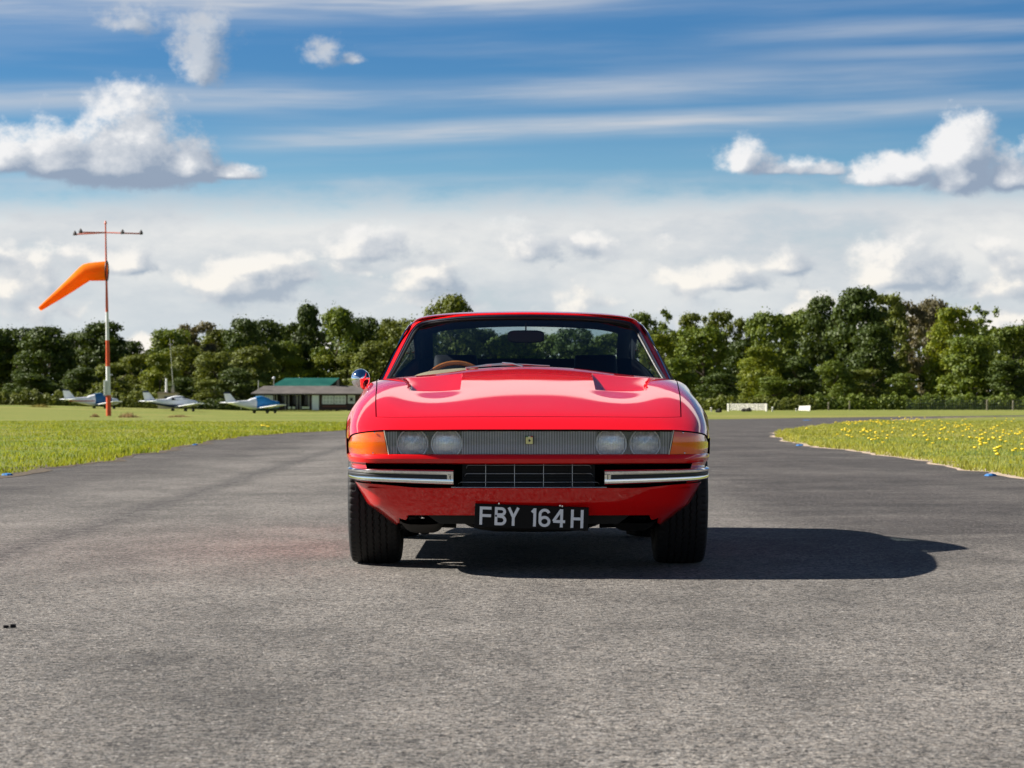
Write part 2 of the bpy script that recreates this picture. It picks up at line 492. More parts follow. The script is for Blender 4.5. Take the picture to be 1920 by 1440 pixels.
# ---- grass blades (ground cover)
def blades_mesh(name, pts, hts, wid, m, seed=1):
    rg = np.random.default_rng(seed); n = len(pts)
    a = rg.uniform(0, np.pi, n); lean = rg.normal(0, .35, (n, 2)) * hts[:, None]
    dx = np.cos(a) * wid; dy = np.sin(a) * wid
    v = np.empty((n, 3, 3), np.float32)
    v[:, 0] = np.stack([pts[:, 0] - dx, pts[:, 1] - dy, pts[:, 2]], 1)
    v[:, 1] = np.stack([pts[:, 0] + dx, pts[:, 1] + dy, pts[:, 2]], 1)
    v[:, 2] = np.stack([pts[:, 0] + lean[:, 0], pts[:, 1] + lean[:, 1], pts[:, 2] + hts], 1)
    me = bpy.data.meshes.new(name)
    me.vertices.add(n * 3); me.vertices.foreach_set('co', v.ravel())
    me.loops.add(n * 3); me.loops.foreach_set('vertex_index', np.arange(n * 3, dtype=np.int32))
    me.polygons.add(n); me.polygons.foreach_set('loop_start', np.arange(0, n * 3, 3, dtype=np.int32))
    me.update(calc_edges=True)
    return link(name, me, m)
def leafy(name, c0, c1, c2, tl=.35, scale=.35, rough=.6, island=.75):
    m = bpy.data.materials.new(name); m.use_nodes = True
    nt = m.node_tree; nt.nodes.clear(); g = G(nt)
    out = g.new('ShaderNodeOutputMaterial'); geo = g.new('ShaderNodeNewGeometry')
    rnd = V(g, geo.outputs['Random Per Island'])
    n = g.noise(g.coord(), scale, 4, .6)
    f = g.ramp(n, .35, .66)
    col = g.mix(f, c0, c1)
    col = g.mix(g.ramp(rnd, .0, 1., 0, island, 'LINEAR'), col, c2)
    lum = g.ramp(g.math('FRACT', rnd * 7.31), 0, 1, .84, 1.18, 'LINEAR')
    col = g.mix(1., col, g.vec(lum, lum, lum), 'MULTIPLY')
    d = g.new('ShaderNodeBsdfPrincipled'); g.put(d.inputs['Base Color'], col)
    d.inputs['Roughness'].default_value = rough; d.inputs['Specular IOR Level'].default_value = .25
    t = g.new('ShaderNodeBsdfTranslucent'); g.put(t.inputs['Color'], g.mix(1., col, (1.25, 1.15, .45), 'MULTIPLY'))
    mx = g.new('ShaderNodeMixShader'); mx.inputs[0].default_value = tl
    nt.links.new(d.outputs[0], mx.inputs[1]); nt.links.new(t.outputs[0], mx.inputs[2])
    nt.links.new(mx.outputs[0], out.inputs[0])
    return m
M_BLADE = leafy('grass_blade', (.12, .20, .010), (.24, .28, .028), (.40, .35, .08), .45, .5, island=.45)
M_BLADE2 = leafy('dry_grass_blade', (.175, .225, .024), (.30, .315, .055), (.44, .41, .14), .45, .35, island=.6)
def strip_points(E, side, width, n, y0, y1, power=1.6):
    """Random points in the grass beside an edge chain."""
    rg = np.random.default_rng(int(width * 10 + n))
    i0 = np.searchsorted(E[:, 1], y0); i1 = np.searchsorted(E[:, 1], y1)
    d = np.gradient(E, axis=0); d /= np.linalg.norm(d, axis=1)[:, None]
    nrm = np.stack([-d[:, 1], d[:, 0]], 1) * side
    u = rg.uniform(0, 1, n) ** power                            # denser near the camera
    ii = i0 + u * (i1 - i0 - 1); a = ii.astype(int); f = (ii - a)[:, None]
    base = E[a] * (1 - f) + E[a + 1] * f
    w = rg.uniform(0, 1, n) ** 1.5 * width
    P = base + nrm[a] * w[:, None]
    return np.c_[P, np.zeros(n)], w
def make_grass():
    for E, sd, wmax, n, y0, y1, m, lab in ((LE, 1, 26., 190000, 12, 100, M_BLADE, 'short green grass along the left side of the tarmac'), (RE, -1, 24., 190000, 12, 110, M_BLADE2, 'drier yellow-green grass of the island right of the tarmac')):
        P, w = strip_points(E, sd, wmax, n, y0, y1)
        P[:, 2] = -.01
        clump = np.sin(P[:, 0] * 1.7 + 2 * np.sin(P[:, 1] * .7)) * np.sin(P[:, 1] * 1.1 + 1.3 * np.sin(P[:, 0] * .9)) + .6 * np.sin(P[:, 1] * 4.1) * np.sin(P[:, 0] * 3.7)
        h = (rngn.uniform(.015, .055, len(P)) * (1 + .5 * clump.clip(-1, 1))) * np.where(w < .5, 1.7, 1.0)
        wd = .004 + .00018 * P[:, 1]
        tag(blades_mesh('grass', P, h, wd, m, 3), lab, 'grass', kind='stuff')
make_grass()

# ---- yellow flowers
M_FLOW = mat('flower_yellow', (.85, .62, .02), .6); M_STEM = mat('flower_stem', (.09, .16, .03), .7)
def flower_proto():
    b = MB(); r = .034
    b.lathe([(0, .0), (r * .6, .004), (r, .014), (r * .8, .024), (0, .028)], 8, c=(0, 0, .115))
    me1 = b.build('petals', M_FLOW, smooth=60)
    st = MB().tube([(0, 0, 0), (.006, .004, .06), (0, 0, .118)], .004, 4).build('stem', M_STEM)
    return me1, st
def flowers():
    hd, st = flower_proto()
    hm, sm = hd.data, st.data
    bpy.data.objects.remove(hd); bpy.data.objects.remove(st)
    rg = random.Random(11); k = 0
    def place(px, py, grp, lab, cat):
        Y = CAM_H * FPX / (py - HOR)
        x = (px - 960) / FPX * Y
        s = .85 + Y * .0035
        r = bpy.data.objects.new('dandelion', None); COL.objects.link(r); r.location = (x, Y, 0); r.scale = (s, s, rg.uniform(.7, 1.3)); r.empty_display_size = .02
        tag(r, lab, cat, grp)
        for nm, me in (('flower_head', hm), ('stem', sm)):
            c = bpy.data.objects.new(nm, me); COL.objects.link(c); c.parent = r
    A = 'yellow flower standing in the grass island right of the car'
    G1 = 'yellow flowers on the grass island'
    def inside(px, py):
        top = np.interp(px, [1473, 1539, 1632, 1710, 1920], [810, 798, 789, 785, 781])
        bot = np.interp(px, [1473, 1539, 1632, 1739, 1920], [818, 835, 846, 862, 890])
        return top + 1.5 < py < bot - 1
    groups = [(1640, 798, 38, 5, 36), (1700, 794, 26, 5, 26), (1590, 800, 20, 5, 14), (1770, 803, 45, 8, 22), (1800, 812, 40, 7, 20), (1900, 822, 30, 10, 12),
              (1860, 812, 40, 10, 10), (1720, 832, 80, 14, 22), (1620, 822, 60, 10, 24), (1870, 850, 50, 16, 18), (1830, 834, 60, 12, 14), (1890, 795, 20, 6, 5)]
    for cx, cy, sx, sy, n in groups:
        for _ in range(n):
            for _t in range(20):
                px, py = rg.gauss(cx, sx * .6), rg.gauss(cy, sy * .6)
                if px < 1925 and inside(px, py):
                    place(px, py, G1, A, 'flower'); break
    for _ in range(7):
        place(rg.uniform(484, 506), rg.uniform(803.5, 807), 'yellow flowers on the left verge', 'yellow flower on the left verge close to the tarmac edge', 'flower')
flowers()

# ---- blue scraps and a stone on the tarmac
M_BLUE = mat('blue_plastic', (.02, .13, .34), .8, var=.2)
def scrap(px, py, w, lab, d=.16):
    w = w * .8
    Y = CAM_H * FPX / (py - HOR); x = (px - 960) / FPX * Y
    rg = random.Random(int(px)); b = MB(); n = 9
    ring = [(w * .5 * math.cos(t * 2 * math.pi / n) * rg.uniform(.8, 1.15), d * .5 * math.sin(t * 2 * math.pi / n) * rg.uniform(.8, 1.15)) for t in range(n)]
    lo = [(p[0], p[1], .004) for p in ring]; hi = [(p[0] * .8, p[1] * .8, .022 + rg.uniform(-.006, .008)) for p in ring]
    b.grid([lo, hi], wrap=True); b.add(hi + [(0, 0, .03)], [(i, (i + 1) % n, n) for i in range(n)])
    o = b.build('plastic_scrap', M_BLUE, smooth=0); o.location = (x, Y, 0)
    tag(o, lab, 'litter')
scrap(1857, 893, .16, 'bright blue plastic scrap on the tarmac beside the right grass edge, nearest one')
scrap(1500, 836, .18, 'small blue plastic scrap on the tarmac near the tip of the grass island')
scrap(14, 892, .17, 'blue plastic scrap at the left tarmac edge beside the grass')
scrap(1513, 788.5, .5, 'tiny blue plastic scrap on the far tarmac below the white board', .3)
scrap(366, 835, .16, 'faint blue plastic scrap along the left soil edge of the tarmac')
b = MB()
rg_ = random.Random(4)
for _ in range(3):
    cx, cy, r_ = rg_.uniform(-.014, .014), rg_.uniform(-.012, .012), rg_.uniform(.008, .014)
    b.lathe([(0, 0), (r_, .002), (r_ * .8, r_ * .9), (0, r_ * 1.1)], 6, c=(cx, cy, 0))
o = b.build('dark_clod', mat('dark_clod', (.02, .017, .015), .9, bump=.5), smooth=0); o.location = (-1.718, 8.53, 0)
tag(o, 'small black clod of dirt lying on the grey tarmac at the left', 'dirt clod')
# ================================================================= THE CAR
CARX, AXLE_Y = 0.075, 12.0
car = empty('sports_car', (CARX, AXLE_Y, 0), label='red sports coupe with fluted headlight band parked on the tarmac facing the camera', cat='car')
def yo(p):      # (x, distance behind the nose, z) -> local
    return (p[0], p[1] - .95, p[2])

def paint():
    m = bpy.data.materials.new('red_paint'); m.use_nodes = True
    p = m.node_tree.nodes['Principled BSDF']; g = G(m.node_tree)
    p.inputs['Base Color'].default_value = (.74, .0035, .0035, 1)
    p.inputs['Roughness'].default_value = .38
    p.inputs['Specular IOR Level'].default_value = .08
    p.inputs['Coat Weight'].default_value = 1.0; p.inputs['Coat Roughness'].default_value = .035
    p.inputs['Coat IOR'].default_value = 1.55
    n = g.noise(g.coord(), 900, 2, .5)
    g.put(p.inputs['Coat Normal'], g.bump(g.noise(g.coord(), 2.2, 1, .5), .03, .02))
    # road dust low down on the panels: a few bright specks
    d = g.sep(g.voro(g.coord(), 260.0))[0]
    x, y, z = g.sep(g.coord())
    f = g.ramp(d, .975, .99) * g.ramp(z, .40, .28) * g.ramp(g.voro(g.coord(), 260.0, 'Distance'), .35, .2) * .5
    g.put(p.inputs['Base Color'], g.mix(f, (.74, .0035, .0035), (.55, .30, .24)))
    return m
M_RED = paint()
M_BLACK = mat('matt_black', (.012, .012, .013), .6)
M_DEEP = mat('black_void', (.004, .004, .004), .9, spec=.1)
M_CHROME = mat('chrome', (.86, .87, .88), .06, metal=1.)
M_RUB = mat('black_rubber', (.018, .018, .019), .55, bump=.1, bscale=80)
M_TYRE = mat('tyre_rubber', (.011, .011, .011), .72, var=.25, vscale=30, bump=.25, bscale=160)
M_ALLOY = mat('alloy', (.55, .55, .56), .3, metal=1.)
M_LEATHER = mat('black_leather', (.005, .006, .009), .7, spec=.2, bump=.2, bscale=120)
M_TAN = mat('tan_suede', (.32, .24, .15), .85, var=.15, vscale=40)
M_WOOD = mat('wood_rim', (.42, .14, .035), .28, coat=.6, var=.2, vscale=25)
M_UNDER = mat('undercoat', (.014, .014, .013), .75, var=.3, vscale=6)
def schlick(g, f0=.04):
    geo = g.new('ShaderNodeNewGeometry'); d = g.new('ShaderNodeVectorMath', operation='DOT_PRODUCT')
    g.put(d.inputs[0], geo.outputs['Normal']); g.put(d.inputs[1], geo.outputs['Incoming'])
    c = g.math('ABSOLUTE', d.outputs['Value'])
    return g.math('POWER', 1 - c, 5.0) * (1 - f0) + f0
def pane(name, tint=(.80, .86, .87), refl=1.0):
    m = bpy.data.materials.new(name); m.use_nodes = True
    nt = m.node_tree; nt.nodes.clear(); g = G(nt)
    out = g.new('ShaderNodeOutputMaterial')
    t = g.new('ShaderNodeBsdfTransparent'); t.inputs[0].default_value = (*tint, 1)
    s = g.new('ShaderNodeBsdfGlossy'); s.inputs['Roughness'].default_value = .01; s.inputs[0].default_value = (1, 1, 1, 1)
    f = schlick(g)
    mx = g.new('ShaderNodeMixShader')
    g.put(mx.inputs[0], f * refl)
    nt.links.new(t.outputs[0], mx.inputs[1]); nt.links.new(s.outputs[0], mx.inputs[2]); nt.links.new(mx.outputs[0], out.inputs[0])
    return m
M_GLASS = pane('car_glass')
M_RGLASS = pane('rear_glass', (.62, .74, .76))

# ---- master body surface (half sections, mirrored)
US = np.array([0, .30, .55, .71, .81, .98, 1.21, 1.43])
NY = np.array([0, .009, .038, .073, .14, .38, .38, .38])
#        yo    c0          c1(.30) c2(.55)  xh   z3     x4    z4     W     z5    x6    x7
ROWS = [(0.00, .651, .6505, .649, .68, .6465, .76, .637, .825, .598, .825, .78),
        (0.12, .697, .696, .692, .686, .683, .772, .668, .832, .602, .832, .79),
        (0.30, .744, .743, .739, .696, .730, .785, .705, .840, .607, .840, .80),
        (0.60, .803, .803, .799, .712, .790, .797, .752, .857, .620, .852, .82),
        (0.95, .859, .859, .853, .726, .838, .808, .786, .880, .650, .872, .84),
        (1.30, .908, .905, .889, .744, .866, .818, .810, .884, .660, .876, .84),
        (1.60, .938, .931, .906, .760, .879, .828, .832, .880, .660, .872, .84),
        (1.80, .950, .940, .910, .768, .884, .832, .842, .876, .655, .870, .84),
        (2.20, .955, .945, .915, .778, .888, .836, .846, .872, .645, .868, .84),
        (2.80, .960, .950, .925, .780, .892, .838, .850, .872, .640, .868, .84),
        (3.35, .965, .955, .930, .768, .905, .835, .862, .880, .650, .872, .84),
        (3.95, .962, .958, .942, .745, .912, .812, .872, .870, .640, .860, .83),
        (4.25, .925, .921, .905, .712, .880, .782, .840, .842, .620, .836, .80),
        (4.42, .872, .868, .852, .690, .830, .760, .790, .820, .600, .815, .78)]
VS = np.array([r[0] for r in ROWS])
ctrl = []
for r in ROWS:
    v, z0, z1, z2, xh, z3, x4, z4, Wd, z5, x6, x7 = r
    dec = max(0.0, 1 - v / .95)
    xs = [0, .30, .55, xh, x4, Wd, x6, x7]; zs = [z0, z1, z2, z3, z4, z5, .42, .20]
    half = [(x, v + n * dec, z) for x, n, z in zip(xs, NY, zs)]
    ctrl.append([(-x, y, z) for x, y, z in half[:0:-1]] + half)
ctrl = np.array(ctrl)                                   # rows x 15 x 3
UF = np.r_[-US[:0:-1], US]
def kmat(t):
    n = len(t); h = np.diff(t); A = np.eye(n); B = np.zeros((n, n))
    for i in range(1, n - 1):
        A[i, i - 1] = h[i - 1]; A[i, i] = 2 * (h[i - 1] + h[i]); A[i, i + 1] = h[i]
        B[i, i - 1] = 6 / h[i - 1]; B[i, i + 1] = 6 / h[i]; B[i, i] = -6 / h[i - 1] - 6 / h[i]
    return np.linalg.solve(A, B)
class Surf:
    def __init__(s, vs, us, P):
        s.v, s.u = spline(vs, P.reshape(len(vs), -1)), us
        s.K = kmat(us); s.shape = P.shape[1:]
    def __call__(s, v, u):
        v, u = np.broadcast_arrays(np.asarray(v, float), np.asarray(u, float))
        sh = v.shape; v = v.ravel(); u = u.ravel()
        D = s.v(v).reshape(-1, *s.shape)
        Mx = np.einsum('ij,njk->nik', s.K, D)
        t = s.u; i = np.clip(np.searchsorted(t, u, side='right') - 1, 0, len(t) - 2)
        h = t[i + 1] - t[i]; a = ((t[i + 1] - u) / h)[:, None]; b = ((u - t[i]) / h)[:, None]
        N = np.arange(len(u)); h = h[:, None]
        p = a * D[N, i] + b * D[N, i + 1] + ((a ** 3 - a) * Mx[N, i] + (b ** 3 - b) * Mx[N, i + 1]) * h * h / 6
        return p.reshape(*sh, 3)
S = Surf(VS, UF, ctrl)
UH = .71; GAP = .0028
def v_front(u): return .150 + .020 * (np.abs(u) / UH) ** 4 + .030 * (np.abs(u) / UH) ** 12
def toY(P):
    P = P.copy(); P[..., 1] -= .95; return P
AR = .372; AZ = .33
def zb(y):
    y = np.asarray(y, float)
    out = np.where(y < .95, .605, .20)
    out = np.where(y > 3.35, .26, out)
    for c in (.95, 3.35):
        d = AR ** 2 - (y - c) ** 2
        arch = np.where(d > 0, AZ + np.sqrt(np.clip(d, 0, None)), -1)
        out = np.maximum(out, arch)
    return out
# dense rows: closer where the arch lip runs
vrow = np.unique(np.r_[np.linspace(0, .5, 36), np.linspace(.5, 1.40, 110), np.linspace(1.40, 2.9, 40), np.linspace(2.9, 3.8, 100), np.linspace(3.8, 4.42, 20)])
uu = np.linspace(UH + GAP, 1.43, 260)
NC = 40; fender = []; clipc = []
for v in vrow:
    p = S(v, uu); below = p[:, 2] < zb(p[:, 1])
    k = np.argmax(below) if below.any() else len(uu) - 1
    if below.any() and k > 0:
        f0 = p[k - 1, 2] - zb(p[k - 1, 1]); f1 = p[k, 2] - zb(p[k, 1]); t = f0 / (f0 - f1)
        ue = uu[k - 1] + (uu[k] - uu[k - 1]) * np.clip(t, 0, 1)
    else: ue = uu[k]
    q = S(v, np.linspace(UH + GAP, ue, NC)); fender.append(q); clipc.append(q[-1])
fender = np.array(fender); clipc = np.array(clipc)
body = MB()
for sgn in (1, -1):
    F = toY(fender) * np.array([sgn, 1, 1])
    body.grid(F, flip=sgn < 0)
# nose panel ahead of the bonnet, the cowl behind it, the tail deck
un = np.linspace(-UH - GAP, UH + GAP, 121)
tn = np.linspace(0, 1, 16)[:, None]
body.grid(toY(S(tn * (v_front(un)[None, :] - GAP), np.broadcast_to(un, (16, 121)))), flip=False)
body.grid(toY(S(np.linspace(1.785, 1.985, 10)[:, None], un[None, :])))
ud = np.linspace(-UH - GAP, UH + GAP, 61)
body.grid(toY(S(np.linspace(3.93, 4.42, 24)[:, None], ud[None, :])))

# ---- fascia below the nose edge, following the same plan curve
row0 = S(0.0, np.linspace(0, UH + GAP, 60))
pc = np.r_[row0, fender[0][1:], clipc[1:]]
keep = [0]
for i in range(1, len(pc)):
    if np.linalg.norm(pc[i, :2] - pc[keep[-1], :2]) > .004 and pc[i, 1] <= .712: keep.append(i)
pc = pc[keep]; sl = np.r_[0, np.cumsum(np.linalg.norm(np.diff(pc[:, :2], axis=0), axis=1))]
def PC(s): return np.stack([np.interp(s, sl, pc[:, k]) for k in range(3)], -1)
S_OF_X = lambda x: float(np.interp(x, pc[:np.argmax(pc[:, 1] > .34), 0], sl[:np.argmax(pc[:, 1] > .34)]))
S_OF_Y = lambda y: np.interp(y, pc[:, 1], sl)
ZT = [.20, .216, .31, .416, .50, .535, .70]; TT = [.71, .735, .884, .955, .985, .994, 1.0]
ZO = [.20, .215, .272, .33, .396, .45, .52, .54, .70]; OO = [.125, .112, .080, .045, .016, .004, -.004, 0, 0]
def FS(s, z, out=0.0):
    """Fascia point at arc length s and height z, pushed outward by out."""
    s = np.asarray(s, float); z = np.asarray(z, float)
    p = PC(s); e = 1e-3
    a, b = PC(np.clip(s - e, 0, sl[-1])), PC(np.clip(s + e, 0, sl[-1])); t = b - a
    L = np.hypot(t[..., 0], t[..., 1]); nx, ny = t[..., 1] / L, -t[..., 0] / L
    x = p[..., 0] * np.interp(z, ZT, TT); fade = 1 - np.clip((p[..., 1] - .10) / .5, 0, 1)
    y = p[..., 1] + np.interp(z, ZO, OO) * fade
    return np.stack([x + nx * out, y + ny * out, z], -1)
def s_end(z):
    y = .95 - np.sqrt(np.clip(AR ** 2 - (z - AZ) ** 2, 0, None)); return S_OF_Y(np.minimum(y, .708))
def whole(mb, P):
    """P[s, other]: first row on the centre line; mirrored and joined into one sheet."""
    Q = toY(P); mb.grid(np.r_[(Q * np.array([-1, 1, 1]))[:0:-1], Q], flip=True)
def both(mb, P, **kw):
    for sg in (1, -1): mb.grid(toY(P) * np.array([sg, 1, 1]), flip=sg < 0, **kw)
S_COV = S_OF_X(.636); S_LENS = S_OF_Y(.50); S_OPEN = S_OF_X(.742)
# painted lip under the lamps, with ends
zz = np.array([.533, .530, .526, .520, .513, .508, .506])[:, None]; ot = np.array([-.008, -.001, 0, .001, 0, 0, -.008])[:, None]
ss = np.linspace(0, 1, 60)[None, :]
whole(body, np.transpose(FS(ss * s_end(.52) + 0 * zz, zz + 0 * ss, 0 * ss + ot), (1, 0, 2)))
# strip between the lens and the wheel arch
tt = np.linspace(0, 1, 12)[:, None]
zt = np.linspace(0, 1, 12)[None, :]
def lens_top(s): return PC(s)[..., 2] - .002
s_a = S_LENS + .006; z_ = .533 + (.6045 - .533) * zt
both(body, FS(s_a + (s_end(z_) - s_a) * tt, z_ + 0 * tt))
# corner beside the intake
z_ = .506 + (.405 - .506) * zt
both(body, FS(S_OPEN + (s_end(z_) - S_OPEN) * tt, z_ + 0 * tt))
# valance
sv = np.linspace(0, 1, 90)[:, None]; tv = np.linspace(0, 1, 26)[None, :]
def zbot(x): k = np.clip((x - .535) / .065, 0, 1); k = k * k * (3 - 2 * k); return .272 - .056 * k
def ztopv(x): k = np.clip((x - .45) / .3, 0, 1); k = k * k * (3 - 2 * k); return .394 + .018 * k
val = np.zeros((90, 26, 3))
for i in range(90):
    for j in range(26):
        f = sv[i, 0]
        s_ = f * s_end(.33)
        z__ = .3
        for _ in range(4):
            xx = PC(s_)[0] * float(np.interp(z__, ZT, TT)) if _ else PC(s_)[0] * .8
            z__ = ztopv(xx) + (zbot(xx) - ztopv(xx)) * tv[0, j]
            s_ = f * float(s_end(z__))
        val[i, j] = FS(s_, z__)
whole(body, val)
body.build('body', [M_RED, M_DEEP], car, smooth=28, fix=False, solid=.009)  # panel edges coloured black, standing in for shade in the gaps
bo = bpy.data.objects['body']

# ---- bonnet with its two sunken vents
def bonnet():
    y0, y1 = .82, 1.40
    ub = np.unique(np.round(np.r_[np.linspace(0, UH - GAP, 60), .318, .322, .323, .556, .560, .561, np.linspace(.318, .60, 34)], 5))
    ub = np.r_[-ub[:0:-1], ub]
    tb = np.unique(np.round(np.r_[np.linspace(0, 1, 70), np.linspace(.38, .80, 60), .4040, .4065], 5))
    vf = v_front(ub)[None, :] + GAP
    Vv = vf + (1.779 - vf) * tb[:, None]; Uu = np.broadcast_to(ub, Vv.shape)
    P = S(Vv, Uu)
    a = np.abs(Uu)
    outer = .560 + .05 * np.clip((Vv - y0) / (y1 - y0), 0, 1)
    k = np.clip((Vv - y0) / (y1 - y0), 0, 1)
    # shallow hollow leading up to the front lip
    h = np.exp(-((a - .44) / .17) ** 2) * np.exp(-(np.clip(Vv - y0, 0, None) / .22) ** 2 - (np.clip(y0 - Vv, 0, None) / .30) ** 2) * .013
    wall_in = np.clip((a - .322) / .004, 0, 1); wall_out = np.clip((outer - a) / .020, 0, 1)
    wall_f = np.clip((Vv - y0) / .006, 0, 1)
    depth = .040 * (1 - k) * (1 + .9 * k)
    P[..., 2] -= h + depth * wall_in * wall_out * wall_f * (Vv < y1)
    # raised centre fading forward
    P[..., 2] += .006 * np.exp(-(a / .22) ** 2) * np.clip((Vv - .5) / .8, 0, 1)
    b = MB().grid(toY(P)); b.build('bonnet', [M_RED, M_DEEP], car, smooth=24, ref=(0, .3, -3), solid=.008)  # edge faces black so the shut line reads as a shaded gap
    g_ = MB()
    for sg in (1, -1):
        g_.box((sg * .318, .262, .861), (.004, .012, .040)); g_.box((sg * .575, .30, .84), (.006, .03, .03))
bonnet()
# black strip added under the shut lines, standing in for the shade in the gaps
ch = MB()
uc = np.linspace(-UH - .03, UH + .03, 61)
P = S(v_front(uc)[None, :] + np.array([-.03, .03])[:, None], np.broadcast_to(uc, (2, 61))); P[..., 2] -= .020; ch.grid(toY(P))
vc = np.linspace(.12, 2.0, 40)[:, None]
for sg in (1, -1):
    P = S(np.broadcast_to(vc, (40, 2)), sg * (UH + np.array([-.03, .02]))[None, :]); P[..., 2] -= .020; ch.grid(toY(P))
P = S(np.array([1.75, 1.81])[:, None], uc[None, :]); P[..., 2] -= .020; ch.grid(toY(P))
ch.build('shut_line_dark_backing', M_DEEP, car, ref=(0, 0, -3))
# floor of the body so no light leaks through
fl = MB()
fl.grid([[(-.70, -.55, .60), (.70, -.55, .60)], [(-.60, .35, .60), (.60, .35, .60)], [(-.60, .80, .55), (.60, .80, .55)]])
for sg in (1, -1):
    fl.grid([[(sg * .56, y, z) for y, z in ((-.36, .22), (-.42, .45), (-.40, .66), (-.2, .745), (.1, .76), (.32, .72), (.45, .5), (.46, .2))],
             [(sg * (x_ if y < -.3 else .838), y, z) for x_, y, z in ((.60, -.36, .22), (.78, -.385, .45), (.83, -.33, .64), (0, -.15, .725), (0, .1, .735), (0, .27, .69), (0, .385, .5), (0, .39, .2))]])
    fl.grid([[(sg * .56, y, z) for y, z in ((-.36, .22), (-.42, .45), (-.40, .66), (-.2, .745), (.1, .76), (.32, .72), (.45, .5), (.46, .2))],
             [(sg * .56, y, z) for y, z in ((-.36, .30), (-.42, .30), (-.40, .30), (-.2, .30), (.1, .30), (.32, .30), (.45, .30), (.46, .30))]])
    fl.grid([[(sg * .56, 2.4 + y, z) for y, z in ((-.38, .2), (-.42, .45), (-.3, .70), (0, .74), (.3, .70), (.42, .5), (.44, .2))],
             [(sg * .835, 2.4 + y, z) for y, z in ((-.375, .2), (-.385, .45), (-.28, .66), (0, .715), (.28, .66), (.385, .5), (.39, .2))]])
fl.build('wheel_well', M_DEEP, car, fix=False)

# ---- lamp band
def lamp_cover_mat():
    m = bpy.data.materials.new('fluted_plexiglass'); m.use_nodes = True
    nt = m.node_tree; nt.nodes.clear(); g = G(nt)
    out = g.new('ShaderNodeOutputMaterial')
    x, y, z = g.sep(g.coord())
    w = g.math('SINE', x * (2 * math.pi / .0072))
    wob = g.noise(g.coord(), 14, 3, .5)
    f = g.ramp(w + (wob - .5) * .5, -.15, .35)
    t = g.new('ShaderNodeBsdfTransparent'); t.inputs[0].default_value = (.96, .97, .98, 1)
    p = g.new('ShaderNodeBsdfPrincipled'); p.inputs['Base Color'].default_value = (.72, .72, .74, 1); p.inputs['Roughness'].default_value = .25
    mx = g.new('ShaderNodeMixShader'); ax = g.math('ABSOLUTE', x)
    lampz = g.ramp(g.math('ABSOLUTE', ax - .442), .150, .138)
    g.put(mx.inputs[0], f * .66 * (1 - lampz * .60))
    nt.links.new(t.outputs[0], mx.inputs[1]); nt.links.new(p.outputs[0], mx.inputs[2])
    gl = g.new('ShaderNodeBsdfGlossy'); gl.inputs['Roughness'].default_value = .03
    fr = schlick(g)
    m2 = g.new('ShaderNodeMixShader'); g.put(m2.inputs[0], fr); nt.links.new(mx.outputs[0], m2.inputs[1]); nt.links.new(gl.outputs[0], m2.inputs[2])
    nt.links.new(m2.outputs[0], out.inputs[0])
    return m
M_COVER = lamp_cover_mat()
sc = np.linspace(-S_COV, S_COV, 90)
def fs_signed(s, z, out=0.):
    P = FS(np.abs(s), z, out); P[..., 0] *= np.sign(s) + (s == 0); return P
cov = MB().grid(toY(np.array([fs_signed(sc * (1 + .016 * ((z - .59) / .06)), np.where(z > .6, lens_top(np.abs(sc)) - .003, z) + 0 * sc, -.007) for z in (.534, .56, .59, .65)])))
cov.build('headlight_cover', M_COVER, car, ref=(0, 3, .6), smooth=60)
# housing behind the cover
hs = MB()
prof = [(-.002, -.010), (.0, -.085), (.5, -.085), (1., -.085), (1.0, -.010)]
P = []
for t, o_ in prof:
    zt_ = lens_top(np.abs(sc)) - .001; P.append(fs_signed(sc, .531 + (zt_ - .531) * t, 0) + np.array([0, -o_, 0]))
hs.grid(toY(np.array(P))); hs.build('headlight_housing', mat('housing_grey', (.075, .077, .082), .5), car, fix=False)
def lamp_lens_mat():
    m = bpy.data.materials.new('lamp_lens'); m.use_nodes = True
    p = m.node_tree.nodes['Principled BSDF']; g = G(m.node_tree)
    c = g.coord(); x, y, z = g.sep(c)
    v = g.voro(g.scale(c, (1, .2, 1)), 55)
    n = g.noise(c, 9, 3, .6)
    f = g.ramp(g.sep(v)[0] * .5 + n * .7, .35, .85)
    g.put(p.inputs['Base Color'], g.mix(f, (.78, .80, .81), (1., 1., .99)))
    p.inputs['Metallic'].default_value = .5; p.inputs['Roughness'].default_value = .22
    g.put(p.inputs['Normal'], g.bump(g.math('SINE', x * 900) * .5 + g.sep(v)[1], .5, .004))
    return m
M_LAMP = lamp_lens_mat()
M_LAMP2 = M_LAMP.copy(); M_LAMP2.name = 'outer_lamp_lens'
for n_ in M_LAMP2.node_tree.nodes:
    if n_.type == 'MIX' and not n_.inputs[6].is_linked: n_.inputs[6].default_value = (.46, .47, .49, 1); n_.inputs[7].default_value = (.80, .81, .82, 1)
for lx in (-.518, -.366, .366, .518):
    yy = float(np.interp(abs(lx), pc[:60, 0], pc[:60, 1])) + .030 - .95
    h = empty('headlight', (lx, yy + .022, .587)); h.parent = car
    MB().lathe([(0, -.012), (.024, -.0105), (.048, -.006), (.064, .002), (.064, .03)], 40, 'Y').build('lamp_glass', M_LAMP if abs(lx) < .45 else M_LAMP2, h, smooth=50)
    MB().lathe([(.0640, -.002), (.0650, -.012), (.0680, -.016), (.0700, -.012), (.0705, .03)], 40, 'Y').build('lamp_ring', mat('lamp_rim', (.98, .98, .98), .25, metal=.2), h, smooth=50)
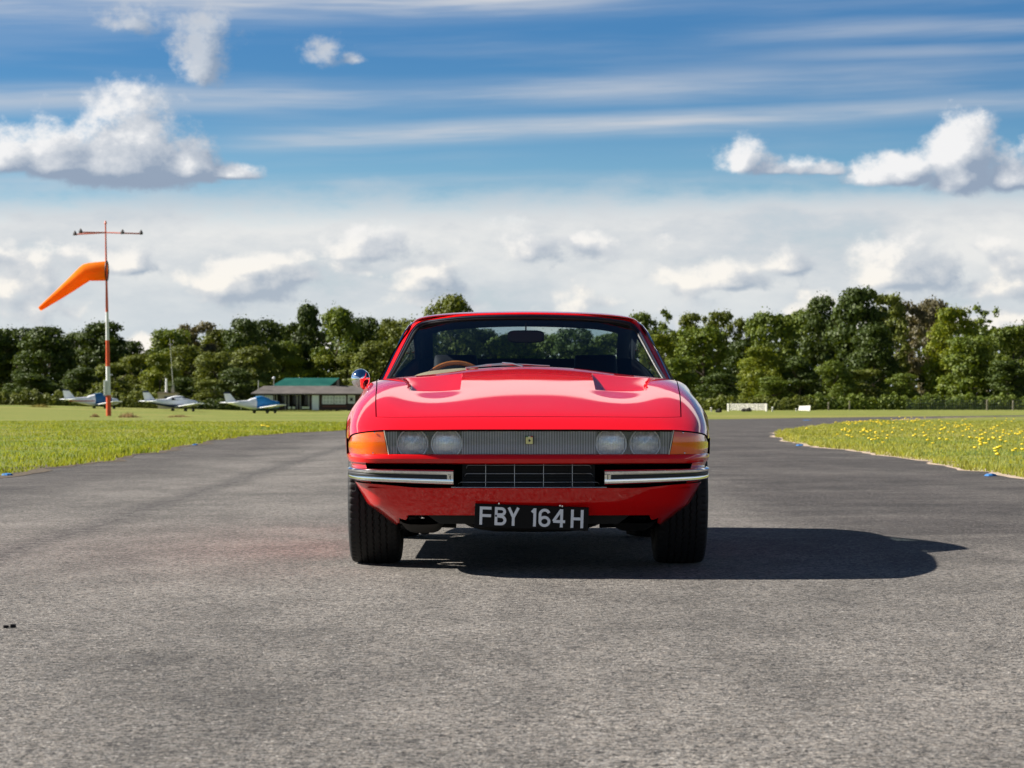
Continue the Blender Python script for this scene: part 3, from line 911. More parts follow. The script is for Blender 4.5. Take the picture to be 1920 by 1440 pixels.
# amber lenses
def amber():
    m = bpy.data.materials.new('amber_lens'); m.use_nodes = True
    p = m.node_tree.nodes['Principled BSDF']
    p.inputs['Base Color'].default_value = (.92, .125, .0, 1)
    p.inputs['Roughness'].default_value = .12; p.inputs['Coat Weight'].default_value = 1.; p.inputs['Coat Roughness'].default_value = .02
    p.inputs['Subsurface Weight'].default_value = .35; p.inputs['Subsurface Radius'].default_value = (.05, .012, .002); p.inputs['Subsurface Scale'].default_value = .3
    return m
M_AMB = amber()
for sg in (1, -1):
    s2 = np.linspace(S_COV + .004, S_LENS, 40); P = []
    for t, o_ in ((0, -.012), (0.02, -.002), (.2, .001), (.5, .002), (.8, .001), (.98, -.002), (1, -.012)):
        P.append(FS(s2 + (.010 * (2 * t - 1)) * (S_LENS - s2) / (S_LENS - S_COV), .535 + (lens_top(s2) - .003 - .535) * t, o_))
    P = np.array(P)
    l = MB().grid(toY(P) * np.array([sg, 1, 1])); ts = l.build('turn_signal', M_AMB, car, ref=(0, 3, .6), smooth=50)
    for q, z__ in ((.10, .636), (.12, .545)):
        c = FS(S_COV + q * .55, z__, .004); c = toY(c) * np.array([sg, 1, 1])
        MB().lathe([(0, -.003), (.003, -.002), (.0035, .002)], 8, 'Y', c=tuple(c)).build('screw', M_CHROME, ts)
    e = [tuple(toY(FS(S_COV + .010 * (z - .59) / .055, z, -.001)) * np.array([sg, 1, 1])) for z in np.linspace(.535, .645, 8)]
    MB().tube(e, .0025, 6).build('lens_trim', mat('pale_trim', (.75, .68, .5), .35), ts)

# ---- badge on the cover
bd = empty('badge', (.0015, -.954, .6035)); bd.parent = car
MB().box((0.001, 0, 0), (.0395, .006, .0365)).build('badge_frame', M_BLACK, bd, smooth=0)
MB().box((0, -.0035, 0), (.031, .004, .0335)).build('badge_plate', mat('badge_yellow', (.95, .86, .34), .4), bd, smooth=0)
b_ = MB()
for i, cc in enumerate(((.02, .22, .05), (.8, .8, .78), (.6, .02, .02))):
    b_.box((-.0105 + .0105 * i, -.0065, .0150), (.0105, .002, .0034), mi=i)
b_.build('badge_stripe', [mat('flag_green', (.02, .22, .05)), mat('flag_white', (.8, .8, .78)), mat('flag_red', (.6, .02, .02))], bd, smooth=0)
hp = [(-.0005, .0118), (.0015, .0098), (.0048, .0078), (.0036, .0068), (.0018, .0062), (.0024, .0032), (.0072, .0050), (.0066, .0030), (.0030, .0012), (.0050, -.0020),
      (.0040, -.0048), (.0022, -.0070), (.0038, -.0108), (.0018, -.0112), (.0002, -.0066), (-.0018, -.0052), (-.0050, -.0090), (-.0066, -.0084), (-.0042, -.0040),
      (-.0056, -.0016), (-.0090, .0010), (-.0094, -.0016), (-.0108, .0016), (-.0080, .0046), (-.0052, .0022), (-.0034, .0048), (-.0020, .0090)]
b_ = MB(); n_ = len(hp)
fr_ = [(-x * .70, -.0066, z * .70 - .0020) for x, z in hp]; bk_ = [(x, -.0050, z) for x, y, z in fr_]
b_.add(fr_ + bk_, [tuple(range(n_)), tuple(range(n_, 2 * n_))[::-1]] + [(i, (i + 1) % n_, n_ + (i + 1) % n_, n_ + i) for i in range(n_)])
b_.build('badge_horse', M_BLACK, bd, smooth=0)

# ---- intake
sd = np.linspace(-S_OPEN - .012, S_OPEN + .012, 80); P = []
for dy, z in ((.012, .509), (.05, .512), (.24, .52), (.25, .38), (.05, .385), (.012, .388)):
    q = fs_signed(sd, .45 + 0 * sd); q[:, 2] = z; q[:, 1] += dy; P.append(q)
MB().grid(toY(np.array(P))).build('air_intake', M_DEEP, car, fix=False)
rad = MB()
for k in range(9): rad.box((0, -.74, .395 + k * .0135), (.56, .01, .004))
rad.box((0, -.72, .45), (.60, .008, .12))
rad.build('radiator', mat('radiator_black', (.008, .008, .009), .5), car, smooth=0)
gr = MB()
for z, hw in ((.490, .272), (.453, .280), (.415, .308)):
    gr.tube([(-hw - .006, -.862, z - .014), (-hw - .004, -.868, z - .004), (-hw + .004, -.87, z)] + [(x, -.872, z) for x in np.linspace(-hw + .03, hw - .03, 7)] + [(hw - .004, -.87, z), (hw + .004, -.868, z - .004), (hw + .006, -.862, z - .014)], .0013, 6)
for x in (-.1925, -.064, .0655, .194): gr.tube([(x, -.870, .497), (x, -.870, .392)], .0013, 6)
gr.tube([(x, -.934 + abs(x) ** 2 * .1, .3935) for x in np.linspace(-.345, .345, 9)], .0032, 8)
gr.build('grille', mat('grille_wire', (.50, .50, .52), .35, metal=1.), car, smooth=60)

# ---- bumpers
for sg in (1, -1):
    s0, s1 = S_OF_X(.342), S_OF_Y(.50)
    sb_ = np.r_[np.linspace(s0, s0 + .03, 6), np.linspace(s0 + .04, s1, 44)]
    f = (sb_ - s0) / (s1 - s0)
    zt_ = .4735 + .008 * f; zb2 = .4060 + .032 * f ** 1.2 ; H = zt_ - zb2
    # section: (outward, height fraction)
    sec = [(-.01, .04), (.018, 0.), (.034, .03), (.040, .09), (.041, .30), (.0405, .335), (.031, .345), (.031, .655), (.0405, .665), (.043, .70), (.044, .86), (.036, .96), (.020, 1.0), (-.01, .97)]
    P = []; tp = 1 - .75 * np.clip((f - .70) / .30, 0, 1)
    for o_, h_ in sec:
        q = FS(sb_, zb2 + H * h_, 0); q2 = FS(sb_, .45 + 0 * sb_, o_ * tp); q[:, :2] = q2[:, :2]; P.append(q)
    P = np.array(P)
    # close the slot near the inner end so the rubber strip stops short
    P[6:8, 0:3] = (P[5:6, 0:3] + (P[8:9, 0:3] - P[5:6, 0:3]) * np.array([.1, .9])[:, None, None])
    P = toY(P) * np.array([sg, 1, 1])
    bmpr = MB().grid(P)
    for e in (0, -1):
        ring = [tuple(p) for p in P[:, e]]; cc_ = tuple(np.mean(P[:, e], axis=0)); bmpr.add(ring + [cc_], [(i, i + 1, len(ring)) for i in range(len(ring) - 1)])
    bp = bmpr.build('bumper', M_CHROME, car, smooth=35)
    s3 = sb_[5:]; f3 = f[5:]; zl = .4060 + .032 * f3 ** 1.2; H3 = (.4735 + .008 * f3) - zl
    Q = []
    for o_, h_ in ((.030, .35), (.037, .37), (.039, .42), (.039, .58), (.037, .63), (.030, .65)):
        q = FS(s3, zl + H3 * h_, 0); q[:, :2] = FS(s3, .45 + 0 * s3, o_ * tp[5:])[:, :2]; Q.append(q)
    Q = toY(np.array(Q)) * np.array([sg, 1, 1])
    rb = MB().grid(Q); rb.add([tuple(p) for p in Q[:, 0]], [tuple(range(6))]); rb.build('rubber_strip', M_RUB, bp, smooth=40)

# ---- number plate
npl = empty('number_plate', (.012, -.915, .261)); npl.parent = car; npl.rotation_euler = (R(4), R(2.0), 0)
M_PLATE = mat('plate_black', (.004, .004, .004), .5, spec=.2)
MB().box((0, 0, 0), (.506, .006, .106)).build('plate', M_PLATE, npl, smooth=0, bevel=.003)
M_DIGIT = mat('plate_letter', (.86, .86, .85), .45)
def stroke(mb, pts, w, y0=-.0062, y1=-.0028, closed=False):
    pts = [np.array(p, float) for p in pts]; n = len(pts); Lr = []
    for i in range(n):
        a = pts[(i - 1) % n] if (i or closed) else pts[i]; b = pts[(i + 1) % n] if (i < n - 1 or closed) else pts[i]
        d1 = pts[i] - a; d2 = b - pts[i]
        if not np.any(d1): d1 = d2
        if not np.any(d2): d2 = d1
        d1 = d1 / np.linalg.norm(d1); d2 = d2 / np.linalg.norm(d2); t = d1 + d2; t /= np.linalg.norm(t)
        nrm = np.array([-t[1], t[0]]); k = w / 2 / max(.5, nrm @ np.array([-d1[1], d1[0]]))
        Lr.append((pts[i] + nrm * k, pts[i] - nrm * k))
    P = [[(l[0], y1, l[1]), (l[0], y0, l[1]), (r[0], y0, r[1]), (r[0], y1, r[1])] for l, r in Lr]
    if closed: P.append(P[0])
    mb.grid(P)
    if not closed: mb.add(P[0], [(0, 1, 2, 3)]); mb.add(P[-1], [(3, 2, 1, 0)])
def arc(cx, cz, rx, rz, a0, a1, n=12): return [(cx + rx * math.cos(R(a0 + (a1 - a0) * i / n)), cz + rz * math.sin(R(a0 + (a1 - a0) * i / n))) for i in range(n + 1)]
hL = .0405; w_ = .0125; e_ = w_ / 2
letters = [
 ('F', -.2310, .052, lambda W: [[(e_, -hL), (e_, hL)], [(w_, hL - e_), (W, hL - e_)], [(w_, .001), (W * .98, .001)]]),
 ('B', -.1640, .051, lambda W: [[(e_, -hL), (e_, hL)], [(w_, hL - e_)] + arc(W - .022, .0205, .0145, .0137, 90, -90) + [(w_, .0068)], [(w_, .0005)] + arc(W - .0225, -.0175, .0175, .0165, 90, -90) + [(w_, -hL + e_)]]),
 ('Y', -.1060, .050, lambda W: [[(W / 2, -hL), (W / 2, -.002)], [(.004, hL), (W / 2, -.003)], [(W - .004, hL), (W / 2, -.003)]]),
 ('1', .0010, .019, lambda W: [[(W - e_, -hL), (W - e_, hL)], [(W - e_ * 1.3, hL - .006), (0, hL - .018)]]),
 ('6', .0310, .053, lambda W: [arc(W / 2, -.0165, W / 2 - e_, .0185, 0, 360, 20)[:-1], [(e_, -.016)] + [(e_, .012)] + arc(W / 2, .0150, W / 2 - e_, .0192, 180, 20, 10)]),
 ('4', .0930, .056, lambda W: [[(.040, -hL), (.040, hL)], [(.038, hL - .002), (.004, -.014)], [(.003, -.0145), (W, -.0145)]]),
 ('H', .1740, .056, lambda W: [[(e_, -hL), (e_, hL)], [(W - e_, -hL), (W - e_, hL)], [(w_, 0), (W - w_, 0)]])]
for ch_, x0, Wd, fn in letters:
    mb = MB()
    for i, st_ in enumerate(fn(Wd)):
        cl = ch_ == '6' and i == 0
        stroke(mb, [(x0 + p[0], p[1]) for p in st_], w_, y0=-.0062 - i * .0004, closed=cl)
    mb.build('plate_character', M_DIGIT, npl, smooth=0, fix=True)
for x, z in ((-.147, .056), (.124, .056), (.134, .054)):
    MB().lathe([(0, -.004), (.0035, -.0035), (.0045, 0), (.0045, .005)], 10, 'Y', c=(x, -.004, z)).build('bolt', M_CHROME, npl)
MB().lathe([(0, -.0018), (.004, -.0012), (.0045, .0012)], 10, 'Y', c=(-.158, -.0082, .0015)).build('plate_screw', M_BLACK, npl)
# ---- greenhouse
RC = np.array([0, .25, .45, .56, .60, .622])              # column widths as a share of the roof edge (scaled below)
RUS = np.array([0, .25, .45, .56, .61, .65])
def roofrow(y, zc, xe, ze, bow, crown=1.0):
    d = zc - ze
    xs = RC / .622 * xe
    f = np.array([0, .055, .20, .43, .66, 1.0])
    half = [(x, y + bow * (x / xe) ** 2, zc - d * ff) for x, ff in zip(xs, f)]
    return [(-a, b, c) for a, b, c in half[:0:-1]] + half
RR = [roofrow(2.285, 1.252, .612, 1.199, .135), roofrow(2.50, 1.267, .622, 1.200, .05), roofrow(2.75, 1.2735, .626, 1.192, 0), roofrow(3.0, 1.262, .626, 1.168, 0),
      roofrow(3.25, 1.222, .628, 1.118, 0), roofrow(3.5, 1.148, .634, 1.052, 0), roofrow(3.75, 1.052, .650, .982, 0), roofrow(3.99, .962, .690, .925, 0)]
RV = np.array([2.285, 2.50, 2.75, 3.0, 3.25, 3.5, 3.75, 3.99])
SR = Surf(RV, np.r_[-RUS[:0:-1], RUS], np.array(RR))
vr = np.linspace(2.285, 3.99, 72); ur = np.linspace(-.65, .65, 81)
PR = SR(vr[:, None], ur[None, :])
UW = .575
hole = lambda i, j: abs((ur[j] + ur[j + 1]) / 2) < UW and 3.24 < (vr[i] + vr[i + 1]) / 2 < 3.90
roof = MB().grid(toY(PR), skip=hole)
# pillars and header around the windscreen
def ws_edge(n=60):
    """Glass outline from the lower left corner up, across and down."""
    base = np.array([(-.722, 1.965, .884), (-.700, 2.03, .925), (-.655, 2.17, 1.022), (-.615, 2.30, 1.112), (-.590, 2.375, 1.160), (-.565, 2.405, 1.186), (-.50, 2.385, 1.203), (-.35, 2.325, 1.217), (-.18, 2.285, 1.223), (0, 2.272, 1.2245)])
    P = np.r_[base, (base * np.array([-1, 1, 1]))[-2::-1]]
    t = np.r_[0, np.cumsum(np.linalg.norm(np.diff(P, axis=0), axis=1))]
    T = np.r_[np.linspace(0, t[-1], n)]
    return spline(t, P)(T)
def ws_outer(n=60):
    base = np.array([(-.752, 2.005, .886), (-.737, 2.06, .925), (-.700, 2.20, 1.022), (-.662, 2.345, 1.120), (-.636, 2.42, 1.172), (-.604, 2.425, 1.204), (-.52, 2.395, 1.224), (-.36, 2.335, 1.242), (-.18, 2.30, 1.250), (0, 2.285, 1.2525)])
    P = np.r_[base, (base * np.array([-1, 1, 1]))[-2::-1]]
    t = np.r_[0, np.cumsum(np.linalg.norm(np.diff(P, axis=0), axis=1))]
    return spline(t, P)(np.linspace(0, t[-1], n))
NE = 81; GE = ws_edge(NE); OE = ws_outer(NE)
mid_ = (GE + OE) / 2 + np.array([0, -.010, .004])
pil = np.array([GE + np.array([0, .012, -.006]), GE * .55 + OE * .45 + np.array([0, -.006, .004]), mid_, OE * .8 + GE * .2 + np.array([0, -.002, .004]), OE])
roof.grid(toY(pil))
# C-pillar / sail and rail down to the belt
belt = lambda v: S(v, np.full(np.shape(v), UH))
vs_ = np.linspace(2.30, 3.99, 60)
E = SR(vs_, np.full(60, .65)); B = belt(np.linspace(2.0, 3.99, 60))
SIDE = []
for t in (0, .06, .5, .94, 1.):
    SIDE.append(E * (1 - t) + B * t + np.array([.012 * math.sin(math.pi * t), 0, 0]))
SIDE = np.array(SIDE)
frame = MB()
for sg in (1, -1):
    Q = toY(SIDE) * np.array([sg, 1, 1])
    frame.grid(Q, skip=lambda i, j: 1 <= i <= 2 and 1 <= j < 44 and not (26 <= j < 28))
roof.build('roof', [M_RED, M_RED, mat('dark_trim', (.016, .018, .026), .7)], car, smooth=35, radial=(0, 2.0, .75), solid=.006)
frame.build('window_frame', [M_RED, M_DEEP, mat('dark_trim')], car, smooth=35, radial=(0, 2.0, .75), solid=.006)
for sg in (1, -1):
    Q = toY(SIDE) * np.array([sg, 1, 1]); Q = Q - np.array([sg * .006, 0, 0])
    w = MB().grid(Q[1:4, 0:46]); w.build('side_window', M_GLASS, car, smooth=60)
    pts = [tuple(p) for p in toY(E[:46]) * np.array([sg, 1, 1]) + np.array([sg * .004, 0, .002])]
    pl = [tuple(p) for p in (toY(OE[::-1][:22]) * np.array([sg, 1, 1]) + np.array([sg * .004, 0, .0]))][::1]
    MB().tube([pl[i] for i in range(0, 22, 2)], .005, 6).build('drip_rail', M_CHROME, car)
    MB().tube(pts[2:], .005, 6).build('window_trim', M_CHROME, car)
    MB().tube([tuple(p) for p in toY(B[2:46]) * np.array([sg, 1, 1])], .006, 6).build('belt_trim', M_CHROME, car)
# rear window glass + windscreen glass
vw = np.linspace(3.23, 3.91, 14); uw = np.linspace(-UW - .01, UW + .01, 24)
g_ = SR(vw[:, None], uw[None, :]); g_[..., 2] -= .006
MB().grid(toY(g_)).build('rear_window', M_RGLASS, car, smooth=60)
ng = 31
top = GE[14:NE - 14]; tq = np.linspace(0, len(top) - 1, ng)
topc = np.stack([np.interp(tq, np.arange(len(top)), top[:, k]) for k in range(3)], -1)
bot = np.stack([np.linspace(-.722, .722, ng), 1.795 + .17 * np.linspace(-1, 1, ng) ** 2, .935 - .051 * np.linspace(-1, 1, ng) ** 2], -1)
left = GE[:15]; right = GE[NE - 15:][::-1]
G2 = []
for k in range(15):
    t = k / 14
    row = bot * (1 - t) + topc * t
    f = np.linspace(0, 1, ng)[:, None]
    corr = (left[k] - row[0]) * (1 - f) + (right[k] - row[-1]) * f
    row = row + corr + np.array([0, -.012, .012]) * (np.sin(math.pi * f) * math.sin(math.pi * t))
    G2.append(row)
MB().grid(toY(np.array(G2))).build('windscreen', M_GLASS, car, smooth=60)
# black rubber seal + bright trim of the windscreen
MB().tube([tuple(p) for p in toY(GE + np.array([0, -.005, -.002]))], .0078, 8).build('windscreen_seal', M_RUB, car)
MB().tube([tuple(p) for p in toY(GE * .80 + OE * .20 + np.array([0, -.009, .003]))], .006, 6).build('windscreen_trim', mat('navy_seal', (.02, .024, .045), .4), car)

# ---- interior
inn = MB()
PI_ = SR(np.linspace(2.31, 3.97, 40)[:, None], np.linspace(-.64, .64, 41)[None, :]) * np.array([.965, 1, 1]) - np.array([0, 0, .028])
vi = np.linspace(2.31, 3.97, 40); ui = np.linspace(-.64, .64, 41)
inn.grid(toY(PI_), skip=lambda i, j: abs((ui[j] + ui[j + 1]) / 2) < UW - .03 and 3.20 < (vi[i] + vi[i + 1]) / 2 < 3.86)
for sg in (1, -1):
    Q = (SIDE - np.array([.035, 0, 0])) * np.array([sg, 1, 1])
    inn.grid(toY(Q), skip=lambda i, j: 1 <= i <= 2 and 1 <= j < 43)
    # inner faces of the windscreen pillars
    inn.grid(toY(np.array([GE[:22] * np.array([sg * -1, 1, 1]) + np.array([-sg * .004, .03, -.004]), OE[:22] * np.array([sg * -1, 1, 1]) + np.array([-sg * .012, .05, -.01])])))
inn.build('headliner', mat('dark_trim', (.016, .018, .026), .7), car, fix=False)
cab = MB()
for sg in (1, -1):
    cab.grid([[(sg * .70, y, z) for y in (.9, 1.5, 2.1, 2.9)] for z in (.3, .87)])
    cab.grid([[(sg * .70, y, .87) for y in (.9, 1.5, 2.1, 2.9)], [(sg * .765, y, .885) for y in (.9, 1.5, 2.1, 2.9)]])
cab.grid([[(-.72, y, .30) for y in (.7, 2.9)], [(.72, y, .30) for y in (.7, 2.9)]])
cab.build('door_panel', mat('door_trim', (.035, .037, .042), .6), car, fix=False)
rs = MB()
rs.grid([[(-.63, 2.16, .3), (.63, 2.16, .3)], [(-.60, 2.12, 1.020), (.60, 2.12, 1.020)], [(-.60, 2.30, 1.022), (.60, 2.30, 1.022)], [(-.62, 3.0, .955), (.62, 3.0, .955)]])
rs.build('parcel_shelf', M_LEATHER, car, fix=False)
def seat(x, w, name='seat'):
    s_ = empty(name, (x, 1.62, .30)); s_.parent = car
    b = MB(); n = 18
    P = []
    for z, hw, dp, yy in ((.0, w * .95, .10, 0), (.2, w, .11, .02), (.45, w, .10, .07), (.62, w * .98, .085, .115), (.70, w * .96, .07, .135), (.727, w * .92, .045, .145), (.733, w * .85, .02, .15)):
        P.append([(hw * math.copysign(abs(math.cos(t)) ** .35, math.cos(t)), yy + dp * math.copysign(abs(math.sin(t)) ** .6, math.sin(t)), z) for t in np.linspace(0, 2 * math.pi, 37)[:-1]])
    b.grid(P, wrap=True); b.add(P[-1], [tuple(range(36))]); b.build('seat_back', M_LEATHER, s_, smooth=50)
    c = MB(); P = []
    for z, k in ((.0, .9), (.06, 1.), (.12, 1.), (.15, .9)):
        P.append([(w * k * math.copysign(abs(math.cos(t)) ** .4, math.cos(t)), -.28 + .26 * k * math.copysign(abs(math.sin(t)) ** .5, math.sin(t)), z) for t in np.linspace(0, 2 * math.pi, 33)[:-1]])
    c.grid(P, wrap=True); c.add(P[-1], [tuple(range(32))]); c.build('seat_cushion', M_LEATHER, s_, smooth=50)
seat(-.385, .125 + .0); seat(.385, .122)
for o in [q for q in bpy.data.objects if q.name.startswith('seat') and q.parent == car]: o.location.y = 1.62
# dashboard with a hump in front of the driver (left in the picture)
P = []
for v, dz, in ((.93, -.02), (.98, .0), (1.06, .004), (1.14, -.004), (1.18, -.05), (1.18, -.25)):
    row = []
    for x in np.linspace(-.70, .70, 57):
        hump = .054 * math.exp(-((x + .41) / .235) ** 4) if v < 1.17 else 0
        zc = .905 - .05 * (x / .7) ** 2
        row.append((x, v + .12 * (x / .7) ** 2, zc + dz + hump))
    P.append(row)
MB().grid(P).build('dashboard', M_TAN, car, fix=False, smooth=50)
sw = empty('steering_wheel', (-.372, 1.17, .805)); sw.parent = car; sw.rotation_euler = (R(-22), 0, 0)
MB().tube([(.190 * math.cos(t), 0, .190 * math.sin(t)) for t in np.linspace(0, 2 * math.pi, 49)[:-1]], .0125, 10, closed=True).build('rim', M_WOOD, sw, smooth=60)
b = MB()
for a in (0, 180, 270): b.box((.09 * math.cos(R(a)), 0, .09 * math.sin(R(a))), (.03 if a == 270 else .18, .004, .18 if a == 270 else .03))
b.build('spoke', M_ALLOY, sw, smooth=0)
MB().lathe([(0, -.02), (.04, -.018), (.05, 0), (.05, .03)], 20, 'Y').build('hub', M_BLACK, sw)
# rear view mirror
rv = empty('rear_view_mirror', (.0, 1.52, 1.128)); rv.parent = car
P = []
for y, k in ((-.012, .90), (-.006, 1.), (.014, 1.), (.02, .93)):
    P.append([(.100 * k * math.copysign(abs(math.cos(t)) ** .42, math.cos(t)), y, .034 * k * math.copysign(abs(math.sin(t)) ** .55, math.sin(t)) * (1 if k > .95 else .92)) for t in np.linspace(0, 2 * math.pi, 49)[:-1]])
b = MB().grid(P, wrap=True); b.add(P[0], [tuple(range(48))]); b.add(P[-1], [tuple(range(48))]); b.build('mirror_housing', M_BLACK, rv, smooth=40)
MB().tube([(0, 0, .03), (0, -.01, .075)], .004, 8).build('mirror_stem', M_BLACK, rv)
MB().tube([(0, 0, -.03), (0, 0, -.046)], .005, 8).build('mirror_lever', M_BLACK, rv)
# wipers
M_WIPE = mat('wiper_metal', (.62, .62, .64), .3, metal=1.)
for pv, tip, bl in (((-.305, .845, .948), (-.11, .895, .974), ((-.315, .835, .950), (.03, .90, .966))), ((-.02, .84, .957), (-.125, .88, .977), ((-.20, .87, .966), (.12, .875, .960)))):
    b = MB(); b.tube([pv, ((pv[0] + tip[0]) / 2, (pv[1] + tip[1]) / 2 - .008, (pv[2] + tip[2]) / 2 + .004), tip], [.006, .0045, .003], 6)
    b.tube([pv, (pv[0], pv[1] + .01, pv[2] - .03)], .009, 8); wp = b.build('wiper', M_WIPE, car)
    MB().tube([bl[0], ((bl[0][0] + bl[1][0]) / 2, (bl[0][1] + bl[1][1]) / 2 - .004, (bl[0][2] + bl[1][2]) / 2 + .006), bl[1]], .0030, 6).build('wiper_blade', M_WIPE, wp)

# ---- door mirror (chrome, on the left of the picture only)
dm = empty('door_mirror', (-.878, 1.22, .897)); dm.parent = car
P = []
for y, r in ((-.050, .004), (-.046, .018), (-.036, .033), (-.020, .044), (0, .049), (.016, .050), (.020, .047), (.020, .0)):
    P.append([(r * 1.0 * math.cos(t), y, r * 1.06 * math.sin(t)) for t in np.linspace(0, 2 * math.pi, 41)[:-1]])
o = MB().grid(P, wrap=True).build('mirror_shell', M_CHROME, dm, smooth=60)
MB().tube([(.012, .0, -.035), (.035, .002, -.058), (.062, .004, -.080)], [.017, .015, .020], 10).build('mirror_stalk', M_RED, dm, smooth=50)
MB().lathe([(0, -.003), (.004, -.002), (.005, .004)], 8, 'Y', c=(.030, -.014, -.045)).build('screw', M_CHROME, dm)

# ---- wheels
def tyre(name, parent, w=.246, R0=.330, hub=.195, out=1):
    NA, prof = 300, []
    hw = w / 2
    # lateral profile (x, radius): inner bead -> tread -> outer bead
    side = [(-hw * .80, hub), (-hw * .93, hub + .03), (-hw * 1.0, hub + .065), (-hw * .985, R0 - .040), (-hw * .955, R0 - .020), (-hw * .90, R0 - .010)]
    tread = [(x, R0 - .006 * (abs(x) / (hw * .85)) ** 4) for x in np.linspace(-hw * .85, hw * .85, 79)]
    prof = side + tread + [(-x, r) for x, r in side[::-1]]
    A = np.linspace(0, 2 * math.pi, NA + 1)[:-1]
    grooves = [-.062, -.031, 0, .031, .062]
    P = []
    for a_i, a in enumerate(A):
        zig = .0035 * (2 * abs((a_i / 5.0) % 1 * 2 - 1) - 1)
        row = []
        for k, (x, r) in enumerate(prof):
            rr = r
            if len(side) <= k < len(side) + len(tread):
                for gx in grooves:
                    if abs(x - gx - zig) < .0034: rr = r - .006
                if abs(x) > hw * .68 and (a_i % 5) in (0,): rr = r - .004
            elif r > R0 - .045 and a_i % 5 == 0: rr = r - .003
            row.append((x, rr * math.sin(a), rr * math.cos(a)))
        P.append(row)
    P.append(P[0])
    return MB().grid(P).build(name, M_TYRE, parent, smooth=38, fix=True)
def wheel(x, y, proto=None):
    w = empty('wheel', (x, y, .330)); w.parent = car
    sg = 1 if x > 0 else -1
    if proto is None:
        t = tyre('tyre', w)
        r = MB()
        r.lathe([(.198, -.10), (.205, -.09), (.192, -.07), (.188, .06), (.200, .092), (.206, .10), (.200, .104), (.186, .085), (.150, .055)], 48, 'X')
        r.lathe([(0, .075), (.030, .078), (.045, .070), (.055, .045), (.0, .045)], 30, 'X')
        for k in range(5):
            a = 2 * math.pi * k / 5
            c, s_ = math.cos(a), math.sin(a)
            def q(rad, off, xx): return (xx, rad * s_ + off * c, rad * c - off * s_)
            top_ = [q(.04, -.028, .072), q(.11, -.018, .058), q(.19, -.034, .070), q(.19, .034, .070), q(.11, .018, .058), q(.04, .028, .072)]
            bt_ = [(p[0] - .022, p[1], p[2]) for p in top_]
            r.add(top_ + bt_, [tuple(range(6)), tuple(range(6, 12))[::-1]] + [(i, (i + 1) % 6, 6 + (i + 1) % 6, 6 + i) for i in range(6)])
        rim = r.build('rim', M_ALLOY, w, smooth=35)
        return t, rim
    for src in proto:
        c = src.copy(); COL.objects.link(c); c.parent = w
        if sg < 0: c.rotation_euler = (0, 0, math.pi)
TW = .7245
pr = wheel(TW, 0); wheel(-TW, 0, pr); wheel(TW, 2.4, pr); wheel(-TW, 2.4, pr)

# ---- underneath
ub_ = MB()
def hull(cx, y0, y1, w0, w1, zt, zb_):
    P = []
    for t in np.linspace(0, 1, 10):
        y = y0 + (y1 - y0) * t; w = w0 + (w1 - w0) * t; k = math.sin(math.pi * min(1, .12 + t * .6)) ** .5
        P.append([(cx + w * math.copysign(abs(math.cos(a)) ** .5, math.cos(a)), y, zt + (zb_ - zt) * k * math.sin(a) ** .7 if math.sin(a) > 0 else zt) for a in np.linspace(0, math.pi, 17)])
    ub_.grid(P)
hull(.02, -.60, 3.1, .40, .42, .36, .095)
hull(-.485, -.66, -.1, .115, .09, .30, .160)
hull(.485, -.66, -.1, .115, .09, .30, .170)
ub_.grid([[(-.50, -.82, .300), (.50, -.82, .300)], [(-.40, -.79, .225), (.40, -.79, .225)], [(-.58, -.2, .26), (.58, -.2, .26)], [(-.78, .5, .24), (.78, .5, .24)], [(-.78, 1.9, .22), (.78, 1.9, .22)], [(-.6, 3.3, .28), (.6, 3.3, .28)]])
ub_.build('underbody', M_UNDER, car, smooth=40, fix=True)
for sg in (1, -1):
    b = MB()
    b.tube([(sg * .36, -.06, .205), (sg * .47, -.03, .175), (sg * .62, 0, .185)], [.018, .016, .024], 8)
    b.tube([(sg * .36, .16, .205), (sg * .62, .02, .185)], .016, 8)
    b.tube([(sg * .34, -.16, .185), (sg * .62, -.13, .195)], .010, 8)
    b.lathe([(0, -.03), (.022, -.025), (.024, .02), (0, .03)], 10, 'Z', c=(sg * .49, -.14, .172))
    b.build('suspension_arm', M_UNDER, car, smooth=40)
ex = MB()
for x in (-.42, -.36, .36, .42): ex.tube([(x, 1.2, .19), (x, 3.2, .20), (x, 3.52, .25)], .028, 10)
ex.build('exhaust_pipe', mat('dull_steel', (.30, .29, .28), .45, metal=.8), car, smooth=60)
# ---- tail
tl = MB(); ur_ = np.linspace(-1.21, 1.21, 50); rt = S(4.42, ur_)
low = rt.copy(); low[:, 2] = .34; low[:, 1] += .0; low[:, 0] *= .97
mdl = (rt + low) / 2; mdl[:, 1] += .04
tl.grid(toY(np.array([rt, rt + np.array([0, .02, -.02]), mdl, low])))
tl.build('tail_panel', M_RED, car, smooth=40, fix=True)
for x in (-.60, -.44, .44, .60):
    MB().lathe([(.058, -.01), (.058, .012), (.045, .022), (0, .028)], 24, 'Y', c=(x, 3.50, .64)).build('tail_light', mat('tail_red', (.45, .01, .01), .15, coat=1), car, smooth=50)
for sg in (1, -1):
    MB().tube([(sg * .30, 3.53, .46), (sg * .55, 3.53, .46), (sg * .72, 3.50, .46), (sg * .83, 3.38, .46)], .03, 10).build('rear_bumper', M_CHROME, car, smooth=60)
